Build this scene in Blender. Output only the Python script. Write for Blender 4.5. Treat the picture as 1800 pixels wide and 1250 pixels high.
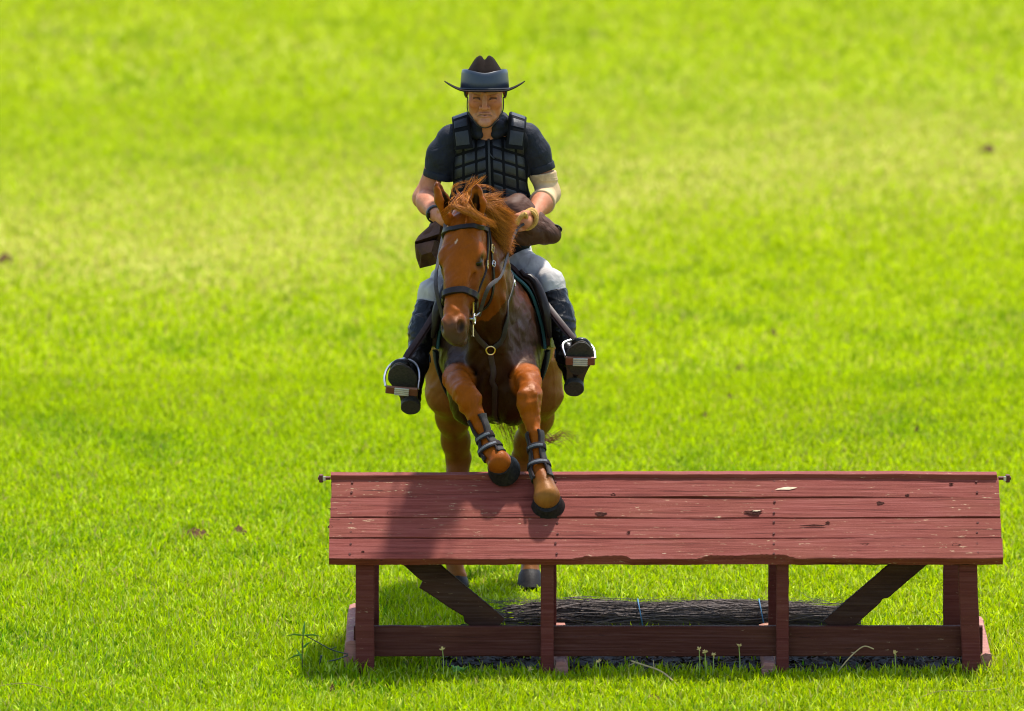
import bpy, math, random
import numpy as np
from mathutils import Vector, Matrix

random.seed(7)
rng = np.random.default_rng(11)
for o in list(bpy.data.objects):
    bpy.data.objects.remove(o)
scene = bpy.context.scene
COL = scene.collection
PI = math.pi

# ------------------------------------------------------------------ camera
FPX = 18900.0            # focal length in pixels of the 1800 px wide photograph
DIST = 45.0
PHI = math.radians(7.0)
SLOPE = 0.044            # the paddock climbs gently away from the camera
FWD = np.array([0, math.cos(PHI), -math.sin(PHI)])
UPV = np.array([0, math.sin(PHI), math.cos(PHI)])
RGT = np.array([1.0, 0, 0])
CAM = -DIST * FWD - (625 - 1190) / FPX * DIST * UPV
cam_data = bpy.data.cameras.new("camera")
cam = bpy.data.objects.new("camera", cam_data)
COL.objects.link(cam)
cam.location = CAM
cam.rotation_euler = (PI / 2 - PHI, 0, 0)
cam_data.sensor_width = 36
cam_data.lens = FPX / 1800 * 36
cam_data.clip_start = 1.0
cam_data.clip_end = 3000
cam_data.dof.use_dof = True
cam_data.dof.focus_distance = 45.55
cam_data.dof.aperture_fstop = 2.3
scene.camera = cam

# ------------------------------------------------------------------ sky, sun, exposure
SUN = Vector((0.18, 0.30, 0.94)).normalized()
world = bpy.data.worlds.new("World")
scene.world = world
world.use_nodes = True
wn = world.node_tree.nodes
bg = wn["Background"]
sky = wn.new("ShaderNodeTexSky")
sky.sky_type = 'NISHITA'
sky.sun_disc = False
sky.sun_elevation = math.asin(SUN.z)
sky.sun_rotation = math.atan2(SUN.x, SUN.y)
sky.dust_density = 1.2
world.node_tree.links.new(sky.outputs[0], bg.inputs[0])
bg.inputs[1].default_value = 0.148
sl = bpy.data.lights.new("sun", 'SUN')
sl.energy = 3.1
sl.angle = math.radians(2.6)
sl.color = (1.0, 0.955, 0.88)
sun = bpy.data.objects.new("sun", sl)
COL.objects.link(sun)
sun.rotation_euler = SUN.to_track_quat('Z', 'Y').to_euler()
sun.location = (6, 4, 12)
vs = scene.view_settings
vs.view_transform = 'Standard'
vs.look = 'None'
vs.exposure = 1.36
vs.gamma = 1.0
vs.use_curve_mapping = False
scene.cycles.use_denoising = True
scene.cycles.filter_width = 1.1
scene.cycles.max_bounces = 8
scene.cycles.transparent_max_bounces = 8

# ------------------------------------------------------------------ helpers
def at(px, py, Y):
    """world point that lies at depth Y behind the fence on the sight line of a photo pixel"""
    d = FWD + (px - 900) / FPX * RGT + (625 - py) / FPX * UPV
    t = (Y - CAM[1]) / d[1]
    return CAM + t * d

def gz(x, y):
    return SLOPE * y

def on_ground(px, py):
    d = FWD + (px - 900) / FPX * RGT + (625 - py) / FPX * UPV
    # z = SLOPE*y
    t = (SLOPE * CAM[1] - CAM[2]) / (d[2] - SLOPE * d[1])
    return CAM + t * d

def mesh_np(name, verts, faces, smooth=True, colors=None, mat=None):
    """faces: (n,3) or (n,4) int array"""
    me = bpy.data.meshes.new(name)
    verts = np.asarray(verts, dtype=np.float32)
    faces = np.asarray(faces, dtype=np.int32)
    n, k = faces.shape
    me.vertices.add(len(verts))
    me.vertices.foreach_set("co", verts.ravel())
    me.loops.add(n * k)
    me.loops.foreach_set("vertex_index", faces.ravel())
    me.polygons.add(n)
    me.polygons.foreach_set("loop_start", np.arange(0, n * k, k, dtype=np.int32))
    me.polygons.foreach_set("loop_total", np.full(n, k, dtype=np.int32))
    me.polygons.foreach_set("use_smooth", np.full(n, smooth))
    if colors is not None:
        a = me.attributes.new("pigment", 'FLOAT_COLOR', 'POINT')
        c = np.ones((len(verts), 4), dtype=np.float32)
        c[:, :3] = colors
        a.data.foreach_set("color", c.ravel())
    me.update(calc_edges=True)
    me.validate()
    if mat:
        me.materials.append(mat)
    return me

class MB:
    """collects simple shapes into one mesh (one part)"""
    def __init__(self):
        self.v = []
        self.f = []
    def add(self, verts, faces):
        b = len(self.v)
        self.v += [tuple(float(c) for c in p) for p in verts]
        self.f += [tuple(i + b for i in f) for f in faces]
        return self
    def box(self, c, sx, sy, sz, R=None, bev=0.0):
        """bevelled box, size sx sy sz, R optional 3x3 rotation"""
        hx, hy, hz = sx / 2, sy / 2, sz / 2
        b = min(bev, hx * .9, hy * .9, hz * .9)
        c = np.asarray(c, float)
        if b <= 0:
            P = [(x, y, z) for x in (-hx, hx) for y in (-hy, hy) for z in (-hz, hz)]
            F = [(0, 1, 3, 2), (4, 6, 7, 5), (0, 4, 5, 1), (2, 3, 7, 6), (0, 2, 6, 4), (1, 5, 7, 3)]
        else:
            P = []
            for sxn in (-1, 1):
                for syn in (-1, 1):
                    for szn in (-1, 1):
                        P += [(sxn * hx, syn * (hy - b), szn * (hz - b)), (sxn * (hx - b), syn * hy, szn * (hz - b)),
                              (sxn * (hx - b), syn * (hy - b), szn * hz)]
            def ix(a, b_, c_, k):
                return ((a * 2 + b_) * 2 + c_) * 3 + k
            F = []
            for s in (0, 1):
                q = [ix(s, 0, 0, 0), ix(s, 1, 0, 0), ix(s, 1, 1, 0), ix(s, 0, 1, 0)]
                F.append(q if s else q[::-1])
                q = [ix(0, s, 0, 1), ix(1, s, 0, 1), ix(1, s, 1, 1), ix(0, s, 1, 1)]
                F.append(q[::-1] if s else q)
                q = [ix(0, 0, s, 2), ix(1, 0, s, 2), ix(1, 1, s, 2), ix(0, 1, s, 2)]
                F.append(q if s else q[::-1])
            for a in (0, 1):
                for d in (0, 1):
                    F.append([ix(a, d, 0, 0), ix(a, d, 1, 0), ix(a, d, 1, 1), ix(a, d, 0, 1)])
                    F.append([ix(a, 0, d, 0), ix(a, 1, d, 0), ix(a, 1, d, 2), ix(a, 0, d, 2)])
                    F.append([ix(0, a, d, 1), ix(1, a, d, 1), ix(1, a, d, 2), ix(0, a, d, 2)])
                    for e in (0, 1):
                        F.append([ix(a, d, e, 0), ix(a, d, e, 1), ix(a, d, e, 2)])
        P = np.array(P)
        if R is not None:
            P = P @ np.asarray(R, float).T
        return self.add(P + c, F)
    def tube(self, pts, rad, n=8, closed=False, cap=True, flat=None):
        """round tube along points; rad number or list; flat: (axis vector, factor) squashes"""
        pts = [np.asarray(p, float) for p in pts]
        m = len(pts)
        if not hasattr(rad, '__len__'):
            rad = [rad] * m
        V = []
        prev = None
        for i in range(m):
            if closed:
                t = pts[(i + 1) % m] - pts[i - 1]
            else:
                t = pts[min(i + 1, m - 1)] - pts[max(i - 1, 0)]
            t = t / (np.linalg.norm(t) + 1e-12)
            if prev is None:
                ref = np.array([0, 0, 1.0]) if abs(t[2]) < .9 else np.array([1.0, 0, 0])
                a = np.cross(t, ref)
            else:
                a = prev - t * prev.dot(t)
            a /= np.linalg.norm(a) + 1e-12
            prev = a
            b = np.cross(t, a)
            for k in range(n):
                th = 2 * PI * k / n
                o = (a * math.cos(th) + b * math.sin(th)) * rad[i]
                if flat is not None:
                    fa = np.asarray(flat[0], float)
                    o = o - fa * o.dot(fa) * (1 - flat[1])
                V.append(pts[i] + o)
        F = []
        for i in range(m if closed else m - 1):
            j = (i + 1) % m
            for k in range(n):
                F.append((i * n + k, i * n + (k + 1) % n, j * n + (k + 1) % n, j * n + k))
        if cap and not closed:
            F.append(tuple(range(n - 1, -1, -1)))
            F.append(tuple((m - 1) * n + k for k in range(n)))
        return self.add(V, F)
    def ribbon(self, pts, nrm, width, thick, closed=False):
        """flat strap: rounded rectangular section; nrm per point"""
        pts = np.asarray(pts, float)
        nrm = np.asarray(nrm, float)
        m = len(pts)
        if not hasattr(width, '__len__'):
            width = [width] * m
        V = []
        prof = [(-1, .0), (-.96, .7), (-.8, 1), (.8, 1), (.96, .7), (1, 0), (.9, -.6), (-.9, -.6)]
        for i in range(m):
            t = (pts[(i + 1) % m] - pts[i - 1]) if closed else pts[min(i + 1, m - 1)] - pts[max(i - 1, 0)]
            t /= np.linalg.norm(t) + 1e-12
            n_ = nrm[i] - t * nrm[i].dot(t)
            n_ /= np.linalg.norm(n_) + 1e-12
            b = np.cross(t, n_)
            for (u, w) in prof:
                V.append(pts[i] + b * u * width[i] / 2 + n_ * w * thick)
        n = len(prof)
        F = []
        for i in range(m if closed else m - 1):
            j = (i + 1) % m
            for k in range(n):
                F.append((i * n + k, i * n + (k + 1) % n, j * n + (k + 1) % n, j * n + k))
        if not closed:
            F.append(tuple(range(n - 1, -1, -1)))
            F.append(tuple((m - 1) * n + k for k in range(n)))
        return self.add(V, F)
    def lathe(self, prof, c, axis=(0, 0, 1), n=24, sx=1.0, sy=1.0, xdir=None):
        """prof list of (r, h) along axis"""
        ax = np.asarray(axis, float)
        ax /= np.linalg.norm(ax)
        if xdir is None:
            xdir = np.array([1.0, 0, 0]) if abs(ax[0]) < .9 else np.array([0, 1.0, 0])
        a = np.asarray(xdir, float) - ax * ax.dot(xdir)
        a /= np.linalg.norm(a)
        b = np.cross(ax, a)
        c = np.asarray(c, float)
        V = []
        for (r, h) in prof:
            for k in range(n):
                th = 2 * PI * k / n
                V.append(c + ax * h + a * math.cos(th) * r * sx + b * math.sin(th) * r * sy)
        F = []
        for i in range(len(prof) - 1):
            for k in range(n):
                F.append((i * n + k, i * n + (k + 1) % n, (i + 1) * n + (k + 1) % n, (i + 1) * n + k))
        F.append(tuple(range(n - 1, -1, -1)))
        F.append(tuple((len(prof) - 1) * n + k for k in range(n)))
        return self.add(V, F)
    def build(self, name, mat, parent=None, smooth=True, angle=40):
        me = bpy.data.meshes.new(name)
        me.from_pydata(self.v, [], self.f)
        me.validate()
        if mat:
            me.materials.append(mat)
        if smooth:
            me.shade_smooth()
            try:
                me.set_sharp_from_angle(angle=math.radians(angle))
            except Exception:
                pass
        return link(name, me, parent)

def link(name, me, parent=None):
    o = bpy.data.objects.new(name, me)
    COL.objects.link(o)
    if parent is not None:
        setparent(o, parent)
    return o

def world_loc(p):
    v = Vector((0, 0, 0))
    while p is not None:
        v = v + p.location
        p = p.parent
    return v

def setparent(o, parent):
    o.parent = parent
    # meshes hold world coordinates, so cancel the parents' offsets once
    acc = Vector((0, 0, 0))
    p = parent
    while p is not None:
        acc += p.location + (p.matrix_parent_inverse.translation if p.parent else Vector((0, 0, 0)))
        p = p.parent
    o.matrix_parent_inverse = Matrix.Translation(-acc)

def tag(o, label=None, cat=None, group=None, kind=None):
    if label: o["label"] = label
    if cat: o["category"] = cat
    if group: o["group"] = group
    if kind: o["kind"] = kind
    return o

def thing(name, loc, label, cat, group=None):
    o = bpy.data.objects.new(name, None)
    o.empty_display_size = .1
    COL.objects.link(o)
    o.location = Vector(tuple(float(c) for c in loc))
    return tag(o, label, cat, group)

def unit(v):
    v = np.asarray(v, float)
    return v / (np.linalg.norm(v) + 1e-12)

def catmull(pts, n=8, closed=False):
    P = [np.asarray(p, float) for p in pts]
    m = len(P)
    out = []
    segs = m if closed else m - 1
    for i in range(segs):
        if closed:
            p0, p1, p2, p3 = P[i - 1], P[i], P[(i + 1) % m], P[(i + 2) % m]
        else:
            p0, p1, p2, p3 = P[max(i - 1, 0)], P[i], P[i + 1], P[min(i + 2, m - 1)]
        for k in range(n):
            t = k / n
            out.append(.5 * ((2 * p1) + (p2 - p0) * t + (2 * p0 - 5 * p1 + 4 * p2 - p3) * t * t + (3 * p1 - p0 - 3 * p2 + p3) * t ** 3))
    if not closed:
        out.append(P[-1])
    return out

# ------------------------------------------------------------------ materials
class NT:
    def __init__(self, name):
        self.m = bpy.data.materials.new(name)
        self.m.use_nodes = True
        self.t = self.m.node_tree
        self.n = self.t.nodes
        self.b = self.n["Principled BSDF"]
        self.out = self.n["Material Output"]
    def node(self, typ, **kw):
        nd = self.n.new(typ)
        for k, v in kw.items():
            setattr(nd, k, v)
        return nd
    def link(self, a, b):
        self.t.links.new(a, b)
    def coord(self, which='Object', scale=(1, 1, 1), rot=(0, 0, 0), loc=(0, 0, 0)):
        tc = self.node("ShaderNodeTexCoord")
        mp = self.node("ShaderNodeMapping")
        mp.inputs['Scale'].default_value = scale
        mp.inputs['Rotation'].default_value = rot
        mp.inputs['Location'].default_value = loc
        self.link(tc.outputs[which], mp.inputs['Vector'])
        return mp.outputs[0]
    def noise(self, vec, scale=5, detail=4, rough=.5, dist=0.0):
        nd = self.node("ShaderNodeTexNoise")
        nd.inputs['Scale'].default_value = scale
        nd.inputs['Detail'].default_value = detail
        nd.inputs['Roughness'].default_value = rough
        nd.inputs['Distortion'].default_value = dist
        if vec is not None:
            self.link(vec, nd.inputs['Vector'])
        return nd.outputs['Fac']
    def ramp(self, fac, stops, interp='LINEAR'):
        nd = self.node("ShaderNodeValToRGB")
        cr = nd.color_ramp
        cr.interpolation = interp
        while len(cr.elements) < len(stops):
            cr.elements.new(.5)
        for e, (p, c) in zip(cr.elements, stops):
            e.position = p
            e.color = (c, c, c, 1) if not hasattr(c, '__len__') else (*c, 1)
        self.link(fac, nd.inputs[0])
        return nd.outputs[0]
    def mix(self, fac, a, b, blend='MIX'):
        nd = self.node("ShaderNodeMix", data_type='RGBA', blend_type=blend)
        for sock, v in ((0, fac), (6, a), (7, b)):
            if hasattr(v, 'is_output') or isinstance(v, bpy.types.NodeSocket):
                self.link(v, nd.inputs[sock])
            elif sock == 0:
                nd.inputs[0].default_value = v
            else:
                nd.inputs[sock].default_value = (*v, 1)
        return nd.outputs[2]
    def math(self, op, a, b=0.0):
        nd = self.node("ShaderNodeMath", operation=op)
        for i, v in enumerate((a, b)):
            if isinstance(v, bpy.types.NodeSocket):
                self.link(v, nd.inputs[i])
            else:
                nd.inputs[i].default_value = v
        return nd.outputs[0]
    def bump(self, h, strength=.3, dist=.01, prev=None):
        nd = self.node("ShaderNodeBump")
        nd.inputs['Strength'].default_value = strength
        nd.inputs['Distance'].default_value = dist
        self.link(h, nd.inputs['Height'])
        if prev is not None:
            self.link(prev, nd.inputs['Normal'])
        self.link(nd.outputs[0], self.b.inputs['Normal'])
        return nd.outputs[0]
    def set(self, col=None, rough=None, metal=None, spec=None, coat=None, sheen=None):
        for key, v in (('Base Color', col), ('Roughness', rough), ('Metallic', metal), ('Specular IOR Level', spec),
                       ('Coat Weight', coat), ('Sheen Weight', sheen)):
            if v is None: continue
            if isinstance(v, bpy.types.NodeSocket):
                self.link(v, self.b.inputs[key])
            elif key == 'Base Color':
                self.b.inputs[key].default_value = (*v, 1)
            else:
                self.b.inputs[key].default_value = v
        return self
    def attr(self, name="pigment"):
        nd = self.node("ShaderNodeAttribute", attribute_name=name)
        return nd.outputs['Color']

M = {}
def simple(name, col, rough=.5, metal=0.0, spec=.5, var=.18, nscale=40, bump=0.0, bscale=300, coat=0.0):
    t = NT(name)
    v = t.coord('Object')
    n1 = t.noise(v, nscale, 5, .6)
    c2 = tuple(min(1, c * (1 + var)) for c in col)
    c1 = tuple(c * (1 - var) for c in col)
    t.set(col=t.ramp(n1, [(.3, c1), (.7, c2)]), rough=rough, metal=metal, spec=spec, coat=coat)
    if bump > 0:
        t.bump(t.noise(v, bscale, 3, .6), bump, .004)
    M[name] = t.m
    return t.m
# ================================================================== GROUND
# worn, drier track that crosses the slope behind the jump
TR_A, TR_B = on_ground(0, 448), on_ground(1800, 285)
def mat_ground():
    t = NT("soil_and_thatch")
    v = t.coord('Object')
    n1 = t.noise(v, .35, 5, .6)
    n2 = t.noise(v, 9, 6, .7)
    base = t.ramp(n2, [(.3, (.15, .19, .004)), (.55, (.21, .255, .006)), (.75, (.28, .29, .02))])
    dry = t.ramp(n2, [(.3, (.26, .23, .05)), (.7, (.36, .30, .10))])
    # worn strip across the slope
    tc = t.node("ShaderNodeTexCoord"); sx = t.node("ShaderNodeSeparateXYZ"); t.link(tc.outputs['Object'], sx.inputs[0])
    yc = t.math('ADD', t.math('MULTIPLY', sx.outputs[0], (TR_B[1] - TR_A[1]) / (TR_B[0] - TR_A[0])), TR_A[1] - TR_A[0] * (TR_B[1] - TR_A[1]) / (TR_B[0] - TR_A[0]))
    dd = t.math('ADD', t.math('SUBTRACT', sx.outputs[1], yc), t.math('MULTIPLY', t.math('SUBTRACT', t.noise(v, .8, 3, .6), .5), 5.0))
    band = t.ramp(t.math('ABSOLUTE', t.math('MULTIPLY', dd, .2)), [(.10, .42), (.70, 0.0)])
    worn = t.ramp(n2, [(.3, (.22, .17, .04)), (.5, (.29, .25, .05)), (.7, (.38, .31, .10))])
    c = t.mix(t.ramp(n1, [(.5, 0.0), (.75, .5)]), base, dry)
    t.set(col=t.mix(band, c, worn), rough=.95, spec=.1)
    t.bump(n2, .6, .03)
    return t.m
M['ground'] = mat_ground()

def build_ground():
    ys = np.concatenate([np.linspace(-60, -4, 12), np.linspace(-3, 40, 87), np.linspace(42, 120, 30), np.geomspace(125, 1500, 25)])
    xs = np.concatenate([-np.geomspace(900, 8, 20), np.linspace(-7, 9, 48), np.geomspace(10, 900, 20)])
    X, Y = np.meshgrid(xs, ys, indexing='ij')
    Z = SLOPE * Y
    far = np.clip((Y - 60) / 300, 0, 1)
    Z = Z + far * (3 * np.sin(X * .011 + 1) + 2 * np.sin(Y * .013)) - np.clip(Y - 150, 0, 1e9) * .03
    V = np.stack([X, Y, Z], -1).reshape(-1, 3)
    nx, ny = X.shape
    i = np.arange(nx * ny).reshape(nx, ny)
    F = np.stack([i[:-1, :-1], i[1:, :-1], i[1:, 1:], i[:-1, 1:]], -1).reshape(-1, 4)
    g = link("ground", mesh_np("ground", V, F, mat=M['ground']))
    tag(g, kind="structure")
    return g
build_ground()

# ================================================================== GRASS
def mat_grass():
    t = NT("grass_blades")
    col = t.attr()
    t.n.remove(t.b)
    p = t.node("ShaderNodeBsdfPrincipled")
    p.inputs['Roughness'].default_value = .6
    p.inputs['Specular IOR Level'].default_value = .05
    t.link(col, p.inputs['Base Color'])
    tr = t.node("ShaderNodeBsdfTranslucent")
    t.link(t.mix(1.0, col, (1.12, 1.25, .55), 'MULTIPLY'), tr.inputs['Color'])
    mx = t.node("ShaderNodeMixShader")
    mx.inputs[0].default_value = .5
    t.link(p.outputs[0], mx.inputs[1])
    t.link(tr.outputs[0], mx.inputs[2])
    t.link(mx.outputs[0], t.out.inputs['Surface'])
    return t.m
M['grass'] = mat_grass()

def vnoise(x, y, s, seed):
    """cheap smooth value noise"""
    r = np.random.default_rng(seed)
    tab = r.random((64, 64))
    u, v = x / s + 1000.3, y / s + 1000.7
    iu, iv = np.floor(u).astype(int), np.floor(v).astype(int)
    fu, fv = u - iu, v - iv
    fu, fv = fu * fu * (3 - 2 * fu), fv * fv * (3 - 2 * fv)
    g = lambda a, b: tab[a % 64, b % 64]
    return (g(iu, iv) * (1 - fu) + g(iu + 1, iv) * fu) * (1 - fv) + (g(iu, iv + 1) * (1 - fu) + g(iu + 1, iv + 1) * fu) * fv

def track(x, y):
    s = (x - TR_A[0]) / (TR_B[0] - TR_A[0])
    yc = TR_A[1] + s * (TR_B[1] - TR_A[1]) + .5 * np.sin(x * 1.3) + .9 * (vnoise(x, y, 1.2, 5) - .5)
    d = (y - yc)
    w = np.where(d > 0, 3.4, 1.5)
    return np.exp(-(d / w) ** 2)

# bare scrapes of soil (x, y, radius x, radius y)
SCRAPES = []
for px, py, rx, ry in ((342, 944, .07, .14), (420, 939, .04, .10), (527, 989, .015, .04), (584, 1220, .02, .05), (1360, 590, .018, .1),
                       (1282, 706, .03, .1), (1240, 738, .018, .1), (1612, 762, .018, .1), (1298, 655, .018, .1),
                       (1738, 266, .05, .10), (8, 458, .05, .10), (1150, 1235, .04, .08)):
    g = on_ground(px, py)
    SCRAPES.append((g[0], g[1], rx, ry))
def scrape(x, y):
    m = np.zeros_like(x)
    for (a, b, rx, ry) in SCRAPES:
        m = np.maximum(m, 1 - np.sqrt(((x - a) / rx) ** 2 + ((y - b) / ry) ** 2))
    return m

BLADES = []
def blades(n, x0, x1, y0, y1, h0, h1, w, seed, clump=.35):
    r = np.random.default_rng(seed)
    x = r.uniform(x0, x1, n); y = r.uniform(y0, y1, n)
    # keep to the frame's wedge with a margin on both sides
    half = (y + DIST) / FPX * 900 + 1.1
    keep = np.abs(x) < half
    tk = track(x, y)
    sc = scrape(x, y)
    keep &= ~((sc > .0) & (r.random(n) < .80))
    under = (x > -.62) & (x < 1.95) & (y > .1) & (y < .86)
    keep &= ~(under & (r.random(n) < np.where(x < -.3, .45, .985)))
    front = (x > -.25) & (x < 1.9) & (y > -.02) & (y < .1)
    keep &= ~(front & (r.random(n) < .5))
    keep &= ~(r.random(n) < tk * .35)
    x, y, tk, sc = x[keep], y[keep], tk[keep], sc[keep]
    n = len(x)
    cl = vnoise(x, y, .16, seed + 1)
    cl2 = vnoise(x, y, .9, seed + 2)
    big = vnoise(x, y, 3.5, 77)
    h = r.uniform(h0, h1, n) * (.75 + .5 * cl) * (1 - .45 * tk) * (.9 + .2 * cl2)
    # longer tufts where the mower cannot reach: along the foot of the jump
    foot = np.exp(-((y + .06) / .14) ** 2) * ((x > -.95) & (x < 2.2))
    h *= 1 - (.45 * foot if h1 < .08 else 0)
    for hx in (804, 932):      # turf pressed down round the hind hooves
        hc = at(hx, 1040, 1.85)
        h *= 1 - .75 * np.exp(-((x - hc[0]) / .10) ** 2 - ((y - 1.82) / .22) ** 2)
    ww = w * r.uniform(.55, 1.25, n) * (1 + .3 * foot)
    az = r.uniform(0, 2 * PI, n)
    lean = np.clip(r.normal(.95, .45, n), .1, 1.9)
    face = az + PI / 2 + r.normal(0, .4, n)
    z = SLOPE * y
    dx, dy = np.cos(az), np.sin(az)
    sx, sy = np.cos(face) * ww / 2, np.sin(face) * ww / 2
    V = np.zeros((n, 5, 3), np.float32)
    l1, l2 = lean * .42, lean
    b = np.stack([x, y, z - .003], -1)
    m = np.stack([x + dx * np.sin(l1) * h * .55, y + dy * np.sin(l1) * h * .55, z + np.cos(l1) * h * .55], -1)
    tp = m + np.stack([dx * np.sin(l2) * h * .5, dy * np.sin(l2) * h * .5, np.cos(l2) * h * .5], -1)
    s = np.stack([sx, sy, np.zeros(n)], -1)
    V[:, 0] = b - s * .7; V[:, 1] = b + s * .7
    V[:, 2] = m - s; V[:, 3] = m + s
    V[:, 4] = tp
    # pigment of each blade: fresh, yellow-green, straw
    u = r.random(n)
    fresh = np.array([.250, .360, .0005]); yel = np.array([.395, .435, .001]); deep = np.array([.10, .215, .005]); straw = np.array([.38, .29, .11])
    k = np.clip(.28 + .5 * u + .45 * (big - .5), 0, 1)[:, None]
    c = fresh * (1 - k) + yel * k
    dk = (np.clip(vnoise(x, y, .5, 31) - .60, 0, 1) * 1.6 * (r.random(n) < .7) + .75 * (r.random(n) < .17) * np.clip(1.2 - y / 7, .1, 1))[:, None]
    c = c * (1 - dk) + deep * dk
    pl = ((r.random(n) < .14) * r.uniform(.3, 1, n) * np.clip(1.2 - y / 7, .1, 1))[:, None]
    c = c * (1 - pl) + np.array([.52, .56, .13]) * pl
    farw = np.clip((y - 8) / 16, 0, 1)[:, None]
    c = c * (1 - .35 * farw) + .35 * farw * np.array([.395, .40, .020])
    ps = .05 + .06 * (cl2 > .7) + .38 * tk
    st = (r.random(n) < ps)[:, None] * r.uniform(.5, 1, n)[:, None]
    c = c * (1 - st) + straw * st
    c *= (1 + (r.random(n) - .5) * .55 * (1 - .85 * np.clip(y / 14, 0, 1)))[:, None]
    C = np.repeat(c[:, None, :], 5, 1)
    C[:, :2] = C[:, :2] * .9 + .1 * straw * .6
    BLADES.append((V, C))
blades(270000, -3.6, 3.6, -1.6, 2.2, .030, .072, .0074, 1)
blades(230000, -3.9, 3.9, 2.2, 7.5, .032, .068, .0085, 2)
blades(150000, -4.6, 4.6, 7.5, 17, .035, .065, .0115, 3)
blades(150000, -5.6, 5.6, 17, 36, .035, .065, .019, 4)
blades(2200, -.95, 2.2, -.20, -.01, .035, .085, .0060, 5)
blades(1500, -.95, -.62, -.1, .5, .05, .10, .0062, 6)
blades(900, 1.95, 2.3, -.1, .5, .05, .10, .0062, 7)
V = np.concatenate([b[0] for b in BLADES]); C = np.concatenate([b[1] for b in BLADES])
nb = len(V)
base = (np.arange(nb) * 5)[:, None]
T = np.stack([base + np.array([0, 1, 3]), base + np.array([0, 3, 2]), base + np.array([2, 3, 4])], 1).reshape(-1, 3)
grass = link("grass", mesh_np("grass", V.reshape(-1, 3), T, colors=C.reshape(-1, 3), mat=M['grass']))
tag(grass, "short bright green paddock grass with a paler dry track", "grass", kind="stuff")
del V, C, T, BLADES

# ================================================================== THE JUMP
def mat_paint(name, col, dark, worn=.0, wet=0.0):
    t = NT(name)
    oi = t.node("ShaderNodeObjectInfo")
    off = t.node("ShaderNodeVectorMath", operation='MULTIPLY_ADD')
    tc = t.node("ShaderNodeTexCoord")
    t.link(tc.outputs['Object'], off.inputs[0])
    off.inputs[1].default_value = (1, 1, 1)
    sc = t.node("ShaderNodeVectorMath", operation='SCALE')
    cmb = t.node("ShaderNodeCombineXYZ")
    t.link(oi.outputs['Random'], cmb.inputs[0]); t.link(oi.outputs['Random'], cmb.inputs[1])
    t.link(cmb.outputs[0], sc.inputs[0]); sc.inputs['Scale'].default_value = 37.0
    t.link(sc.outputs[0], off.inputs[2])
    def mp(s):
        m = t.node("ShaderNodeMapping")
        m.inputs['Scale'].default_value = s
        t.link(off.outputs[0], m.inputs['Vector'])
        return m.outputs[0]
    grain = t.noise(mp((1.3, 42, 42)), 2.2, 8, .68, .35)       # long streaks with the grain
    fine = t.noise(mp((4, 160, 160)), 2.0, 4, .7)
    crack = t.noise(mp((.9, 30, 30)), 1.6, 5, .62, 1.1)
    blot = t.noise(mp((1, 2, 2)), 2.1, 4, .6)
    chip = t.noise(mp((7, 40, 40)), 2.4, 6, .75)
    c = t.ramp(grain, [(.28, dark), (.47, col), (.72, tuple(min(1, x * 1.3 + .015) for x in col))])
    c = t.mix(t.ramp(blot, [(.42, 0.0), (.72, .5)]), c, tuple(x * .62 + y * .3 for x, y in zip(col, (.25, .10, .04))))
    cr = t.ramp(crack, [(.295, 1.0), (.325, 0.0)])
    c = t.mix(cr, c, (.02, .008, .006))
    ch = t.math('MULTIPLY', t.ramp(chip, [(.66 - .06 * worn, 0.0), (.70 - .06 * worn, 1.0)]), t.ramp(blot, [(.45, 0.0), (.6, 1.0)]))
    c = t.mix(ch, c, (.50, .36, .20))
    t.set(col=c, rough=t.ramp(grain, [(.3, .85), (.7, .65)]), spec=.14)
    h = t.math('SUBTRACT', t.math('ADD', grain, t.math('MULTIPLY', fine, .35)), t.math('MULTIPLY', cr, .9))
    t.bump(h, .55, .006)
    M[name] = t.m
    return t.m
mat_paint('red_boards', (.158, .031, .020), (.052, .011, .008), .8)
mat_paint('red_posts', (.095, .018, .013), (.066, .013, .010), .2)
mat_paint('rail_wood', (.060, .014, .008), (.034, .009, .005), .3)  # colour darkened to carry the roof's shade on the rail
mat_paint('brace_wood', (.030, .011, .006), (.015, .006, .004), .2)  # near black, so the shade under the roof is in the colour
mat_paint('old_sleeper', (.30, .13, .10), (.10, .05, .035), 1.6)
simple('knot', (.040, .013, .009), .9, spec=.05, var=.7, nscale=160, bump=.5)
simple('raw_wood', (.55, .40, .24), .8, var=.3, nscale=60, bump=.4)
simple('screw', (.10, .026, .018), .6, spec=.2)
simple('steel', (.42, .38, .36), .35, metal=.9)

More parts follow.
